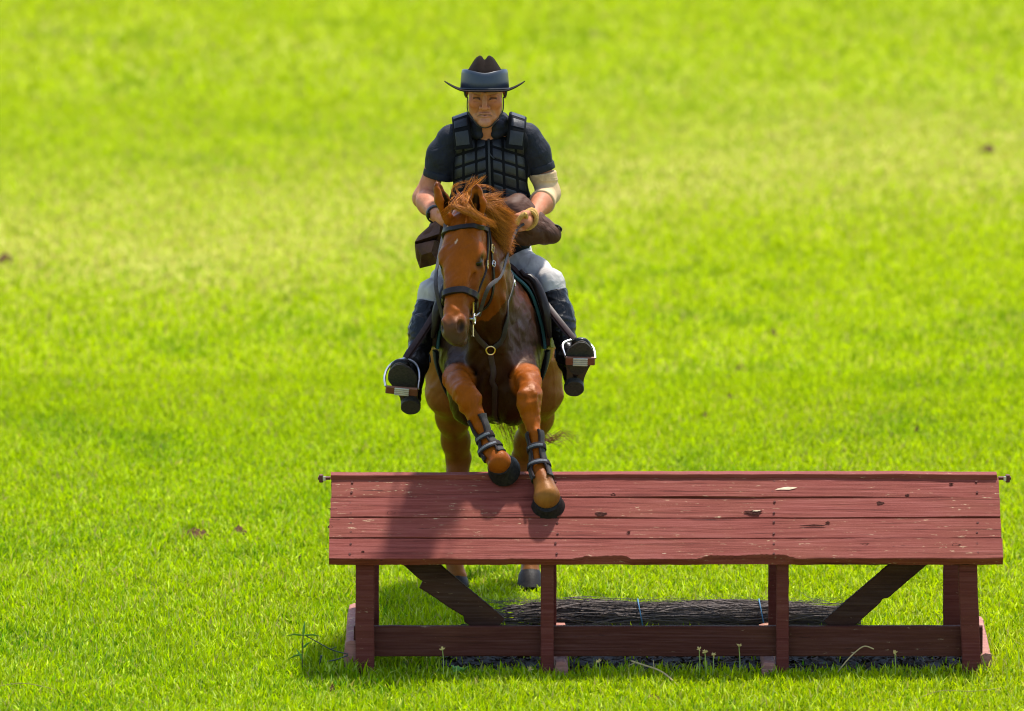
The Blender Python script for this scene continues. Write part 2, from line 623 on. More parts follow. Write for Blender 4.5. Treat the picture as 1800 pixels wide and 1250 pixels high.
jump = thing("coop_jump", (0.64, 0.4, 0), "long dark red wooden roof-shaped jump the horse is leaping over", "jump")
TH = math.radians(42.0)
S_ = np.array([0, math.cos(TH), math.sin(TH)])      # up the front slope
N_ = np.array([0, -math.sin(TH), math.cos(TH)])     # out of the front slope
LIP = at(900, 982, -.06) * np.array([0, 1, 1])      # lower front edge, upper arris
XL, XR = at(577, 990, -.06)[0], at(1764, 990, -.06)[0]
PW = .1120
CHIPS = [(at(p, 980, -.06)[0], d) for p, d in ((1008, 0), (1030, .012), (1098, .014), (1108, .0), (1228, 0), (1250, .016), (1290, .012), (1345, .018), (1376, .018), (1398, 0))]
def plank(name, s0, s1, origin, sdir, ndir, x0, x1, parent, mat, thick=.040, chips=False, seed=0, nx=110, wave=.0009):
    r = np.random.default_rng(seed)
    xs = np.linspace(x0, x1, nx)
    e0 = np.convolve(r.normal(0, wave, nx + 8), np.ones(9) / 3, 'valid')
    e1 = np.convolve(r.normal(0, wave, nx + 8), np.ones(9) / 3, 'valid')
    up = np.convolve(r.normal(0, wave * .7, nx + 8), np.ones(9) / 3, 'valid')
    bow = .003 * np.sin(np.linspace(0, PI * r.uniform(1, 2.5), nx) + r.uniform(0, 6))
    bv = .0022
    V = []
    for i, x in enumerate(xs):
        a0 = s0 + e0[i]; a1 = s1 - .0008 + e1[i] * .5
        cut = 0
        if chips:
            cut = np.interp(x, [c[0] for c in CHIPS], [c[1] for c in CHIPS])
            if cut > 0: cut += .004 * r.random()
        h = up[i] * .6 + bow[i]
        prof = [(a0 + bv + cut, h), (a0 + cut * .55, h - bv - cut * .9), (a0 + cut * .1, -thick), (a1, -thick), (a1, h - bv), (a1 - bv, h)]
        jit = .004 * r.random() if i in (0, nx - 1) else 0
        for (s, n) in prof:
            V.append(origin + np.array([x + jit * (1 if i == 0 else -1), 0, 0]) + sdir * s + ndir * n)
    k = 6
    F = []
    for i in range(nx - 1):
        for j in range(k):
            F.append((i * k + j, (i + 1) * k + j, (i + 1) * k + (j + 1) % k, i * k + (j + 1) % k))
    F.append(tuple(range(k))); F.append(tuple((nx - 1) * k + j for j in range(k - 1, -1, -1)))
    mb = MB(); mb.add(V, F)
    return mb.build(name, mat, parent, angle=25)

fronts = []
inset = [0.0, .002, .003, .004]
for i in range(4):
    fronts.append(plank("plank", i * PW + (0.002 if i else 0), (i + 1) * PW - .0012, LIP, S_, N_, XL + (.0 if i == 0 else .002 * i), XR - inset[i], jump, M['red_boards'], chips=(i == 0), seed=20 + i, nx=320 if i == 0 else 110))
# ridge cap, back slope
RIDGE = LIP + S_ * (4 * PW)
cap = MB()
plank("ridge_cap", -.014, .046, RIDGE + np.array([0, .004, .012]), np.array([0, 1.0, 0.08]), np.array([0, -.08, 1.0]), XL + .004, XR - .012, jump, M['red_boards'], thick=.022, seed=40, wave=.0014)
SB = np.array([0, -math.cos(TH), math.sin(TH)]); NB = np.array([0, math.sin(TH), math.cos(TH)])
BACK0 = RIDGE + np.array([0, .03, 0]) - SB * (4 * PW)
for i in range(4):
    plank("plank", i * PW, (i + 1) * PW - .003, BACK0, SB, NB, XL + .004, XR - .008, jump, M['red_boards'], seed=50 + i, nx=40)

# knots, screws, gouges on the front boards
def slope_pt(px, py):
    """point on the front slope seen at this pixel"""
    d = FWD + (px - 900) / FPX * RGT + (625 - py) / FPX * UPV
    t = (LIP - CAM).dot(N_) / d.dot(N_)
    p = CAM + t * d
    return p, int(np.clip((p - LIP).dot(S_) // PW, 0, 3))
for (px, py, a, b) in ((687, 902, .024, .011), (581, 926, .012, .009), (1078, 870, .011, .008), (1056, 904, .024, .012), (1325, 901, .036, .013),
                       (1547, 885, .016, .010), (1455, 919, .010, .006), (1672, 851, .009, .006), (1680, 958, .022, .009), (1105, 936, .008, .006),
                       (1520, 957, .020, .007), (638, 970, .007, .004), (1430, 924, .055, .004), (1595, 871, .009, .006), (618, 893, .05, .0035), (585, 895, .02, .004), (590, 914, .022, .0035)):
    p, i = slope_pt(px, py)
    mb = MB()
    n = 12
    ring = []
    for (f, h) in ((1.0, .0016), (.72, .0026), (.35, .0012)):
        for k in range(n):
            th = 2 * PI * k / n
            q = f * (1 + .22 * math.sin(3 * th + px) + .12 * math.sin(5 * th))
            ring.append(p + np.array([1, 0, 0]) * a * q * math.cos(th) + S_ * b * q * math.sin(th) + N_ * h)
    F = []
    for j in range(2):
        for k in range(n):
            F.append((j * n + k, j * n + (k + 1) % n, (j + 1) * n + (k + 1) % n, (j + 1) * n + k))
    F.append(tuple(2 * n + k for k in range(n)))
    mb.add(ring, F)
    mb.build("knot", M['knot'], fronts[i])
# flaked patch of bare wood near the third post
for (px, py, L_, seed) in ((1382, 860, .052, 1), (1330, 899, .02, 2), (1168, 974, .01, 3), (1020, 838, .02, 4), (1372, 838, .016, 5)):
    p, i = slope_pt(px, py)
    r = np.random.default_rng(seed)
    mb = MB()
    n = 14
    ring = [p + np.array([1, 0, 0]) * L_ * math.cos(2 * PI * k / n) * r.uniform(.7, 1.05) + S_ * L_ * .2 * math.sin(2 * PI * k / n + .5) * r.uniform(.5, 1.1) + N_ * (.0038 + .001 * r.random()) for k in range(n)]
    mb.add(ring + [p + N_ * .0048], [(k, (k + 1) % n, n) for k in range(n)])
    mb.build("bare_patch", M['raw_wood'], fronts[i], smooth=False)
for i in range(4):
    mb = MB()
    for px in (617, 978, 1360, 1716):
        for q in (.25, .75):
            x = at(px + random.uniform(-2, 2), 900, .2)[0]
            p = LIP + np.array([x, 0, 0]) + S_ * (i + q + random.uniform(-.05, .05)) * PW
            mb.lathe([(.0050, -.002), (.0050, .0024), (.0036, .0032), (.0012, .0016)], p, N_, n=10)
    tag(mb.build("screws", M['screw'], fronts[i]), kind="stuff")

# posts: four in front, four behind, rails, braces, skids
def slanted_post(name, topc, botc, sx, sy, mat, seed=0):
    topc, botc = np.asarray(topc, float), np.asarray(botc, float)
    mb = MB()
    r = np.random.default_rng(seed)
    V = []
    m = 14
    b = .004
    prof = [(-1, -1, b, 0), (-1, -1, 0, b), (-1, 1, 0, -b), (-1, 1, b, 0), (1, 1, -b, 0), (1, 1, 0, -b), (1, -1, 0, b), (1, -1, -b, 0)]
    for i in range(m):
        c = topc + (botc - topc) * i / (m - 1)
        jx, jy = r.normal(0, .0008, 2)
        for (ux, uy, bx, by) in prof:
            V.append(c + np.array([ux * sx / 2 + bx + jx, uy * sy / 2 + by + jy, 0]))
    k = 8
    F = [(i * k + j, i * k + (j + 1) % k, (i + 1) * k + (j + 1) % k, (i + 1) * k + j) for i in range(m - 1) for j in range(k)]
    F.append(tuple(range(k - 1, -1, -1))); F.append(tuple((m - 1) * k + j for j in range(k)))
    mb.add(V, F)
    return mb.build(name, mat, jump, angle=25)
ZT = LIP[2] - .03
for j, (pt, pb, w) in enumerate(((641.5, 641.5, 33), (962, 962, 23), (1375.5, 1375.5, 22), (1701, 1710, 33))):
    xt, xb = at(pt, 1000, 0)[0], at(pb, 1180, 0)[0]
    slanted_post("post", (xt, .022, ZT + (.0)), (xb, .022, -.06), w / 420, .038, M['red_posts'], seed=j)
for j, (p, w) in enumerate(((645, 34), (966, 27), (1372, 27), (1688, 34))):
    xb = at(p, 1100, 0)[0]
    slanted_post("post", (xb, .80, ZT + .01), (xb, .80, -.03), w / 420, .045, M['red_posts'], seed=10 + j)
def beam(name, p0, p1, depth, height, mat, up=(0, 0, 1), bev=.004, seg=20, seed=0, splinter=None):
    p0, p1 = np.asarray(p0, float), np.asarray(p1, float)
    t = unit(p1 - p0)
    y = np.array([0, 1.0, 0])
    u = unit(np.cross(t, y)); u = u if u[2] > 0 else -u
    r = np.random.default_rng(seed)
    V = []
    L = np.linalg.norm(p1 - p0)
    for i in range(seg + 1):
        f = i / seg
        c = p0 + (p1 - p0) * f
        lo, hi = -height / 2 + r.normal(0, .0006), height / 2 + r.normal(0, .0006)
        if splinter:
            lo += splinter(f)
        for (a, b_) in ((-1, lo + bev), (-1 + 2 * bev / depth, lo), (1 - 2 * bev / depth, lo), (1, lo + bev), (1, hi - bev), (1 - 2 * bev / depth, hi), (-1 + 2 * bev / depth, hi), (-1, hi - bev)):
            V.append(c + y * a * depth / 2 + u * b_)
    k = 8
    F = [(i * k + j, i * k + (j + 1) % k, (i + 1) * k + (j + 1) % k, (i + 1) * k + j) for i in range(seg) for j in range(k)]
    F.append(tuple(range(k - 1, -1, -1))); F.append(tuple(seg * k + j for j in range(k)))
    mb = MB(); mb.add(V, F)
    return mb.build(name, mat, jump, angle=25)
zr = (at(900, 1100, .06)[2] + at(900, 1153, .06)[2]) / 2
hr = at(900, 1100, .06)[2] - at(900, 1153, .06)[2]
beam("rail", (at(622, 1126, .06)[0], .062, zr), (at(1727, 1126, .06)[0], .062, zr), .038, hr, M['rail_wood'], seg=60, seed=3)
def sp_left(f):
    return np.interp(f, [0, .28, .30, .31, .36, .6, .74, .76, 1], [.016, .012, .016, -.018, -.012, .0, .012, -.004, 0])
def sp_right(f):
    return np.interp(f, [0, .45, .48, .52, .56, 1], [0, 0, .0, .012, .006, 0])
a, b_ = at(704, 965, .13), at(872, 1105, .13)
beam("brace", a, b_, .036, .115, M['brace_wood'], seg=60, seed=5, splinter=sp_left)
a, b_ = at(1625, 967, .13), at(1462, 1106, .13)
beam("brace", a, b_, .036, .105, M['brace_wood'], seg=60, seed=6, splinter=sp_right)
for (p, w, h, y0, y1) in ((618, 26, 70, .03, .86), (986, 24, 36, -.01, .86), (1352, 26, 34, -.01, .86), (1733, 24, 48, .02, .86)):
    x = at(p, 1170, 0)[0]
    mb = MB()
    r = np.random.default_rng(p)
    seg = 16
    V = []
    n = 10
    for i in range(seg + 1):
        y = y0 + (y1 - y0) * i / seg
        for k in range(n):
            th = 2 * PI * (k + .5) / n
            cx, cz = math.cos(th), math.sin(th)
            q = 1 / max(abs(cx), abs(cz)) ** .72
            V.append((x + cx * q * w / 840 + r.normal(0, .002), y + r.normal(0, .003), h / 840 + cz * q * h / 840 + r.normal(0, .002) + gz(0, y) - .02))
    F = [(i * n + j, i * n + (j + 1) % n, (i + 1) * n + (j + 1) % n, (i + 1) * n + j) for i in range(seg) for j in range(n)]
    F.append(tuple(range(n - 1, -1, -1))); F.append(tuple(seg * n + j for j in range(n)))
    mb.add(V, F)
    mb.build("skid", M['old_sleeper'], jump, angle=50)
for (px0, px1, dirn) in ((577, 563, -1), (1759, 1773, 1)):
    mb = MB()
    p0 = at(px0, 840, .37); p1 = at(px1, 841, .37)
    mb.box((p0 + p1) / 2, abs(p1[0] - p0[0]) + .02, .03, .012, bev=.002)
    mb.box(p1 + np.array([dirn * -.004, 0, 0]), .018, .034, .032, bev=.003)
    hk = mb.build("end_bracket", M['screw'], jump, angle=30)
    MB().box((p0 + p1) / 2 + np.array([0, -.018, 0]), .012, .006, .02, bev=.001).build("clip", M['steel'], hk)
# ================================================================== IMPLICIT SURFACES (bodies)
class Field:
    def __init__(self, lo, hi, h):
        self.lo = np.asarray(lo, float); self.h = h
        self.n = np.ceil((np.asarray(hi, float) - self.lo) / h).astype(int) + 1
        self.V = np.full(self.n, .25, np.float32)
        self.ax = [(self.lo[i] + h * np.arange(self.n[i])).astype(np.float32) for i in range(3)]
    def _blk(self, lo, hi, pad):
        s = []
        for i in range(3):
            a = int(np.clip(math.floor((lo[i] - pad - self.lo[i]) / self.h), 0, self.n[i]))
            b = int(np.clip(math.ceil((hi[i] + pad - self.lo[i]) / self.h) + 1, 0, self.n[i]))
            s.append(slice(a, b))
        return tuple(s), self.ax[0][s[0]][:, None, None], self.ax[1][s[1]][None, :, None], self.ax[2][s[2]][None, None, :]
    def _mix(self, s, d, k, sub):
        V = self.V[s]
        if sub:
            if k > 0:
                h = np.maximum(k - np.abs(V + d), 0) / k
                self.V[s] = np.maximum(V, -d) + h * h * k * .25
            else:
                self.V[s] = np.maximum(V, -d)
        else:
            if k > 0:
                h = np.maximum(k - np.abs(V - d), 0) / k
                self.V[s] = np.minimum(V, d) - h * h * k * .25
            else:
                self.V[s] = np.minimum(V, d)
    def cone(self, a, b, ra, rb, k=.03, u=None, s=1.0, sub=False):
        """tapered capsule; optionally scaled by s along the unit direction u"""
        a, b = np.asarray(a, float), np.asarray(b, float)
        R = max(ra, rb) * max(1, s)
        sl, X, Y, Z = self._blk(np.minimum(a, b) - R, np.maximum(a, b) + R, max(k, .045))
        px, py, pz = X - np.float32(a[0]), Y - np.float32(a[1]), Z - np.float32(a[2])
        ab = b - a
        if u is not None and s != 1.0:
            u = unit(u)
            q = (1 / s - 1)
            du = px * u[0] + py * u[1] + pz * u[2]
            px, py, pz = px + du * (u[0] * q), py + du * (u[1] * q), pz + du * (u[2] * q)
            ab = ab + u * ab.dot(u) * q
        L2 = ab.dot(ab) + 1e-12
        t = np.clip((px * ab[0] + py * ab[1] + pz * ab[2]) / L2, 0, 1)
        d = np.sqrt((px - t * ab[0]) ** 2 + (py - t * ab[1]) ** 2 + (pz - t * ab[2]) ** 2) - (ra + (rb - ra) * t)
        if s < 1: d = d * (.5 + .5 * s)
        self._mix(sl, d.astype(np.float32), k, sub)
    def chain(self, pts, rad, k=.03, u=None, s=1.0):
        for i in range(len(pts) - 1):
            self.cone(pts[i], pts[i + 1], rad[i], rad[i + 1], k, u, s)
    def ell(self, c, r, k=.03, R=None, sub=False):
        """ellipsoid; R rows are its local axes"""
        c = np.asarray(c, float); r = np.asarray(r, float)
        R = np.eye(3) if R is None else np.asarray(R, float)
        ext = np.sqrt(((R * r[:, None]) ** 2).sum(0))
        sl, X, Y, Z = self._blk(c - ext, c + ext, max(k, .045))
        px, py, pz = X - np.float32(c[0]), Y - np.float32(c[1]), Z - np.float32(c[2])
        l = [px * R[i, 0] + py * R[i, 1] + pz * R[i, 2] for i in range(3)]
        k0 = np.sqrt(sum((l[i] / r[i]) ** 2 for i in range(3)))
        k1 = np.sqrt(sum((l[i] / r[i] ** 2) ** 2 for i in range(3))) + 1e-6
        d = k0 * (k0 - 1) / k1
        self._mix(sl, d.astype(np.float32), k, sub)
    def half(self, p, n, k=0.0):
        """cut away everything on the side n points to"""
        p = np.asarray(p, float); n = unit(n)
        sl, X, Y, Z = self._blk(self.lo, self.lo + self.h * self.n, 0)
        d = -((X - p[0]) * n[0] + (Y - p[1]) * n[1] + (Z - p[2]) * n[2])
        self._mix(sl, d.astype(np.float32), k, True)
    def sample(self, P):
        P = np.atleast_2d(P)
        g = (P - self.lo) / self.h
        g = np.clip(g, 0, self.n - 1.001)
        i = np.floor(g).astype(int); f = g - i
        v = 0
        for dx in (0, 1):
            for dy in (0, 1):
                for dz in (0, 1):
                    w = (f[:, 0] if dx else 1 - f[:, 0]) * (f[:, 1] if dy else 1 - f[:, 1]) * (f[:, 2] if dz else 1 - f[:, 2])
                    v = v + w * self.V[i[:, 0] + dx, i[:, 1] + dy, i[:, 2] + dz]
        return v
    def grad(self, P):
        e = self.h * 1.6
        G = np.zeros_like(P)
        for k in range(3):
            o = np.zeros(3); o[k] = e
            G[:, k] = self.sample(P + o) - self.sample(P - o)
        return G / (2 * e)
    def project(self, P, off=0.0, it=12):
        P = np.array(P, float).reshape(-1, 3)
        for _ in range(it):
            g = self.grad(P)
            g2 = (g ** 2).sum(1)[:, None] + 1e-4
            st = (self.sample(P) - off)[:, None] * g / g2
            ln = np.linalg.norm(st, axis=1)[:, None] + 1e-9
            P = P - st * np.minimum(1, .03 / ln)
        g = self.grad(P)
        return P, g / (np.linalg.norm(g, axis=1)[:, None] + 1e-9)
    def shoot(self, P, D, off=0.0, far=1.5):
        """march rays from P along D until the surface (field = off)"""
        P = np.array(P, float).reshape(-1, 3); D = np.asarray(D, float)
        D = D / np.linalg.norm(D, axis=-1, keepdims=True)
        D = np.broadcast_to(D, P.shape)
        t = np.zeros(len(P))
        for _ in range(120):
            Q = P + D * t[:, None]
            inside = np.all((Q > self.lo) & (Q < self.lo + self.h * (self.n - 1)), 1)
            v = np.where(inside, self.sample(Q), .05) - off
            t = t + np.clip(v * .7, -.01, .04)
            t = np.minimum(t, far)
        Q = P + D * t[:, None]
        g = self.grad(Q)
        return Q, g / (np.linalg.norm(g, axis=1)[:, None] + 1e-9), t < far
    def mesh(self, smooth=1):
        V = self.V; h = self.h
        S = V < 0
        nx, ny, nz = S.shape
        c = S[:-1, :-1, :-1].astype(np.int8)
        cnt = np.zeros((nx - 1, ny - 1, nz - 1), np.int8)
        for dx in (0, 1):
            for dy in (0, 1):
                for dz in (0, 1):
                    cnt += S[dx:nx - 1 + dx, dy:ny - 1 + dy, dz:nz - 1 + dz]
        act = (cnt > 0) & (cnt < 8)
        idx = np.argwhere(act)
        ids = np.full(act.shape, -1, np.int32)
        ids[act] = np.arange(len(idx))
        acc = np.zeros((len(idx), 3)); num = np.zeros(len(idx))
        corners = [(a, b, c_) for a in (0, 1) for b in (0, 1) for c_ in (0, 1)]
        val = {q: V[idx[:, 0] + q[0], idx[:, 1] + q[1], idx[:, 2] + q[2]].astype(float) for q in corners}
        for q in corners:
            for axn in range(3):
                if q[axn] == 0:
                    p = list(q); p[axn] = 1; p = tuple(p)
                    a, b = val[q], val[p]
                    m = (a < 0) != (b < 0)
                    t = np.where(m, a / np.where(m, a - b, 1), 0)
                    pos = np.array(q, float)[None, :].repeat(len(idx), 0)
                    pos[:, axn] = t
                    acc[m] += pos[m]; num[m] += 1
        P = (idx + acc / num[:, None]) * h + self.lo
        F = []
        for axn in range(3):
            sl0 = [slice(None)] * 3; sl1 = [slice(None)] * 3
            sl0[axn] = slice(0, -1); sl1[axn] = slice(1, None)
            ch = S[tuple(sl0)] != S[tuple(sl1)]
            e = np.argwhere(ch)
            o1, o2 = (axn + 1) % 3, (axn + 2) % 3
            ok = (e[:, o1] > 0) & (e[:, o2] > 0) & (e[:, o1] < self.n[o1] - 1) & (e[:, o2] < self.n[o2] - 1)
            e = e[ok]
            def cell(d1, d2):
                q = e.copy(); q[:, o1] -= d1; q[:, o2] -= d2
                return ids[q[:, 0], q[:, 1], q[:, 2]]
            quad = np.stack([cell(1, 1), cell(0, 1), cell(0, 0), cell(1, 0)], 1)
            inside = S[e[:, 0], e[:, 1], e[:, 2]]
            quad[~inside] = quad[~inside][:, ::-1]
            F.append(quad)
        F = np.concatenate(F)
        # light relaxation to take the grid out of the surface
        for _ in range(smooth):
            s = np.zeros_like(P); n = np.zeros(len(P))
            for k in range(4):
                a, b = F[:, k], F[:, (k + 1) % 4]
                np.add.at(s, a, P[b]); np.add.at(n, a, 1)
                np.add.at(s, b, P[a]); np.add.at(n, b, 1)
            P = P * .5 + .5 * s / np.maximum(n, 1)[:, None]
        return P, F

# ================================================================== THE HORSE
hf = Field((-.50, -.12, .05), (.36, 2.45, 2.09), .0065)
CX = -.088
# trunk
hf.ell((CX, .84, 1.24), (.180, .27, .27), .05)
hf.ell((CX, .72, 1.16), (.165, .20, .17), .06)
hf.ell((CX, 1.08, 1.265), (.235, .34, .28), .08)
hf.ell((CX + .008, 1.42, 1.26), (.262, .44, .275), .10)
hf.ell((CX, 1.80, 1.255), (.275, .34, .265), .10)
hf.ell((CX, 2.06, 1.25), (.255, .27, .26), .10)
hf.cone((CX, .92, 1.53), (CX, 1.25, 1.45), .065, .07, .12)
for s in (-1, 1):
    hf.ell((CX + s * .120, .88, 1.27), (.072, .17, .25), .06)          # shoulder blade
    hf.ell((CX + s * .088, .615, 1.10), (.084, .10, .120), .040)        # breast muscle
    hf.ell((CX + s * .125, .70, 1.13), (.058, .13, .14), .045)            # point of shoulder
    hf.ell((CX + s * .13, 2.0, 1.22), (.14, .25, .26), .08)            # haunch
hf.cone((CX, .50, 1.20), (CX, .54, .98), .008, .022, .04, sub=True)      # groove between the breast muscles
# neck
PO = at(816, 372, .43)
NB0 = np.array([CX + .01, .84, 1.38])
NM = np.array([CX - .035, .62, 1.62])
NX = np.array([1.0, 0, 0])
hf.cone(NB0, NM, .225, .165, .09, NX, .60)
hf.cone(NM, PO + np.array([.012, .03, -.08]), .165, .115, .07, NX, .66)
hf.cone(np.array([CX, .60, 1.26]), np.array([CX - .03, .50, 1.56]), .085, .075, .08, NX, .8)   # windpipe side of the neck
hf.cone(np.array([CX + .055, .56, 1.22]), np.array([CX + .02, .47, 1.66]), .03, .025, .04)
hf.cone(np.array([CX - .065, .56, 1.22]), np.array([CX - .08, .47, 1.66]), .03, .025, .04)
# head, in its own frame: a along the face from poll to muzzle, b to the picture's right, c out of the forehead
HN = at(791, 592, .12)
HA = unit(HN - PO)
yaw = math.radians(25)
HB = np.array([math.cos(yaw), -math.sin(yaw), -.03]); HB = unit(HB - HA * HB.dot(HA))
HC = np.cross(HA, HB)
if HC[1] > 0: HC = -HC
HL = np.linalg.norm(HN - PO)
HK = HL / .60
def H(a, b, c):
    return PO + (HA * a + HB * b * .93 + HC * c) * HK
HR = np.stack([HA, HB, HC])
def hell(a, b, c, ra, rb, rc, k=.03, sub=False):
    hf.ell(H(a, b, c), np.array([ra, rb * .93, rc]) * HK, k, HR, sub)
hell(.09, 0, -.055, .12, .080, .085, .05)
hell(.19, 0, -.045, .14, .094, .075, .05)
hell(.20, 0, -.14, .15, .086, .13, .05)          # cheeks and jaw
hf.cone(H(.22, 0, -.05), H(.49, 0, -.05), .076 * HK, .046 * HK, .04, HB, .95)
hf.cone(H(.20, 0, -.005), H(.46, 0, -.012), .050 * HK, .034 * HK, .03, HC, .6)   # flat nose bone
hf.cone(H(.27, 0, -.15), H(.50, 0, -.095), .062 * HK, .040 * HK, .05, HB, .85)
hell(.530, 0, -.050, .070, .048, .062, .04)
hell(.575, 0, -.062, .032, .039, .042, .03)        # upper lip
hell(.555, 0, -.115, .042, .036, .028, .02)        # lower lip, chin
for s in (-1, 1):
    hell(.203, s * .078, -.012, .046, .028, .030, .025)       # brow over the eye
    hell(.236, s * .094, -.026, .026, .018, .020, .016, True)  # socket
    hell(.236, s * .078, -.028, .026, .022, .020, .008)       # lidded eye bulge
    hf.cone(H(.25, s * .076, -.065), H(.40, s * .056, -.062), .020, .012, .03)   # facial crest
    hell(.12, s * .050, -.005, .055, .028, .02, .03)           # temple muscle
    hell(.540, s * .030, -.018, .042, .025, .036, .018)       # nostril rim
    hf.ell(H(.553, s * .045, -.002), np.array([.027, .015, .018]) * HK, .006, HR, True)
    hf.cone(H(.085, s * .022, .012), H(.185, s * .062, .010), .012, .014, .025)      # brow ridges running from the poll to the eyes
    hf.cone(H(.255, s * .052, -.006), H(.43, s * .031, -.006), .012, .008, .018)      # edge of the nose bone
    hf.cone(H(.215, s * .090, -.012), H(.240, s * .094, -.010), .010, .007, .008)      # upper lid
    hf.cone(H(.28, s * .070, -.03), H(.34, s * .062, -.02), .004, .004, .012, sub=True)
hf.cone(H(.585, -.05, -.094), H(.545, .06, -.094), .006, .006, .006, sub=True)      # mouth line
hf.cone(H(.49, .052, -.092), H(.57, .038, -.094), .005, .006, .008, sub=True)
# ears
def ear(pb, pt, Yb, Yt, open_dir, w=1.0):
    b_, t_ = at(*pb, Yb), at(*pt, Yt)
    t_ = b_ + (t_ - b_) * 1.08
    m = b_ * .60 + t_ * .40
    od = unit(open_dir)
    side = unit(np.cross(t_ - b_, od))
    hf.chain([b_ - (t_ - b_) * .15, m, b_ * .24 + t_ * .76, t_], [.023 * w, .030 * w, .0185 * w, .0015], .010, od, .75)
    hf.cone(b_ * .80 + t_ * .2 + od * .020, t_ * .75 + m * .25 + od * .013, .014 * w, .007 * w, .008, sub=True)
ear((785, 378), (768, 321), .38, .38, (.75, -.65, 0), 1.12)
ear((838, 380), (837, 325), .36, .35, (-.15, -1, .05), 1.2)
# fore legs -------------------------------------------------------------
def leg(pts, k=.03):
    P = [at(p[0], p[1], p[2]) for p in pts]
    hf.chain(P, [p[3] for p in pts], k)
    return P
# picture-left fore leg, folded
leg([(814, 640, .74, .075), (803, 664, .58, .053), (808, 675, .46, .051), (816, 690, .37, .049)], .030)
leg([(816, 690, .37, .049), (826, 706, .340, .046), (836, 730, .325, .034), (845, 752, .305, .028), (858, 783, .28, .028), (862, 791, .27, .036), (868, 801, .25, .038), (877, 812, .225, .054)], .018)
for (kx, ky, kY) in ((818, 695, .335), (930, 703, .325)):
    for s in (-1, 1):
        hf.ell(at(kx + s * 9, ky - 8, kY), (.026, .026, .026), .012)
        hf.ell(at(kx + s * 8, ky + 8, kY), (.024, .022, .022), .012)
    hf.cone(at(kx - 14, ky + 1, kY - .05), at(kx + 14, ky + 1, kY - .05), .008, .008, .02, sub=True)
    hf.ell(at(kx, ky + 24, kY + .015), (.030, .026, .02), .015)
# picture-right fore leg, reaching
leg([(914, 640, .74, .075), (926, 664, .58, .051), (931, 676, .46, .048), (931, 692, .37, .045)], .030)
leg([(932, 690, .37, .046), (932, 712, .335, .044), (935, 735, .32, .034), (940, 765, .285, .028), (946, 812, .235, .027), (949, 828, .215, .036), (955, 846, .17, .038), (961, 872, .125, .057)], .018)
# hind legs
leg([(797, 640, 1.85, .14), (792, 690, 1.84, .095), (796, 735, 1.98, .062), (801, 775, 2.10, .052), (806, 806, 2.16, .050)], .06)
leg([(806, 806, 2.16, .056), (804, 835, 2.14, .045), (801, 900, 2.09, .035), (799, 968, 2.05, .034), (799, 980, 2.04, .040), (800, 998, 2.02, .033), (804, 1014, 2.00, .042)], .02)
leg([(938, 640, 1.85, .14), (946, 690, 1.84, .095), (942, 735, 1.98, .064), (930, 775, 2.10, .052), (921, 806, 2.16, .050)], .06)
leg([(921, 806, 2.16, .056), (921, 835, 2.14, .045), (925, 900, 2.09, .035), (930, 965, 2.05, .034), (932, 976, 2.04, .040), (932, 994, 2.02, .035), (932, 1008, 2.00, .046)], .02)
hf.cone((CX, 2.26, 1.44), (CX + .01, 2.34, 1.30), .045, .03, .05)    # dock

# skin folds where neck meets breast, tendons and cords of muscle
for (p, q, r0) in (((832, 572, .46), (856, 604, .49), .010), ((845, 560, .44), (862, 596, .48), .008), ((905, 570, .47), (882, 602, .50), .010), ((893, 560, .45), (873, 596, .48), .008), ((915, 588, .50), (895, 612, .51), .009), ((822, 590, .47), (846, 615, .50), .008)):
    hf.cone(at(*p), at(*q), r0 * .6, r0 * .5, .014, sub=True)
for (p, q, r0) in (((800, 664, .50), (812, 684, .38), .014), ((918, 664, .52), (922, 686, .37), .013), ((940, 664, .50), (940, 686, .36), .012)):
    hf.cone(at(*p), at(*q), r0, r0 * .8, .02)
hf.cone(at(820, 640, .50), at(845, 665, .55), .008, .006, .02, sub=True)
hf.cone(at(912, 640, .50), at(892, 668, .55), .008, .006, .02, sub=True)
P, F = hf.mesh(1)
_g = hf.grad(P); _g /= np.linalg.norm(_g, axis=1)[:, None] + 1e-9
_n1 = vnoise(P[:, 0] * 1.4 + P[:, 1] * .7, P[:, 2] + P[:, 1] * .5, .05, 61); _n2 = vnoise(P[:, 0] - P[:, 2] * .7, P[:, 1] + P[:, 2] * .6, .022, 62)
_rid = np.clip(1 - np.abs(vnoise(P[:, 0] * 1.2 + P[:, 1] * .6, P[:, 2] * .8 - P[:, 1] * .3, .07, 63) - .5) * 14, 0, 1)
_thin = np.clip((P[:, 2] - .75) / .25, .25, 1)
P = P + _g * ((( _n1 - .5) * .010 + (_n2 - .5) * .004 + _rid * .0022) * _thin)[:, None]
# pigment: chestnut coat, smoky muzzle, breast dark with sweat and painted shade, pale pasterns
def lerp3(a, b, w):
    return a + (b - a) * w[:, None]
def sm(x, a, b):
    t = np.clip((x - a) / (b - a), 0, 1)
    return t * t * (3 - 2 * t)
chest = np.array([.105, .023, .0014]); dark = np.array([.0105, .0036, .0015]); orange = np.array([.28, .066, .0028]); tan = np.array([.24, .10, .020]); smoky = np.array([.034, .024, .017]); black = np.array([.012, .009, .008])
nzv = vnoise(P[:, 0] * 1.7 + P[:, 2], P[:, 1] + P[:, 2] * .6, .09, 3)
col = np.tile(chest, (len(P), 1))
loc = (P - PO) @ HR.T / HK
d_head = ((loc[:, 0] > -.05) & (loc[:, 0] < .72) & (np.abs(loc[:, 1]) < .16) & (loc[:, 2] > -.30) & (P[:, 1] < .62) & (P[:, 2] > 1.27))
breast = sm(P[:, 1], .35, .45) * (1 - sm(P[:, 1], .85, 1.15)) * (1 - .5 * sm(P[:, 2], 1.32, 1.6))
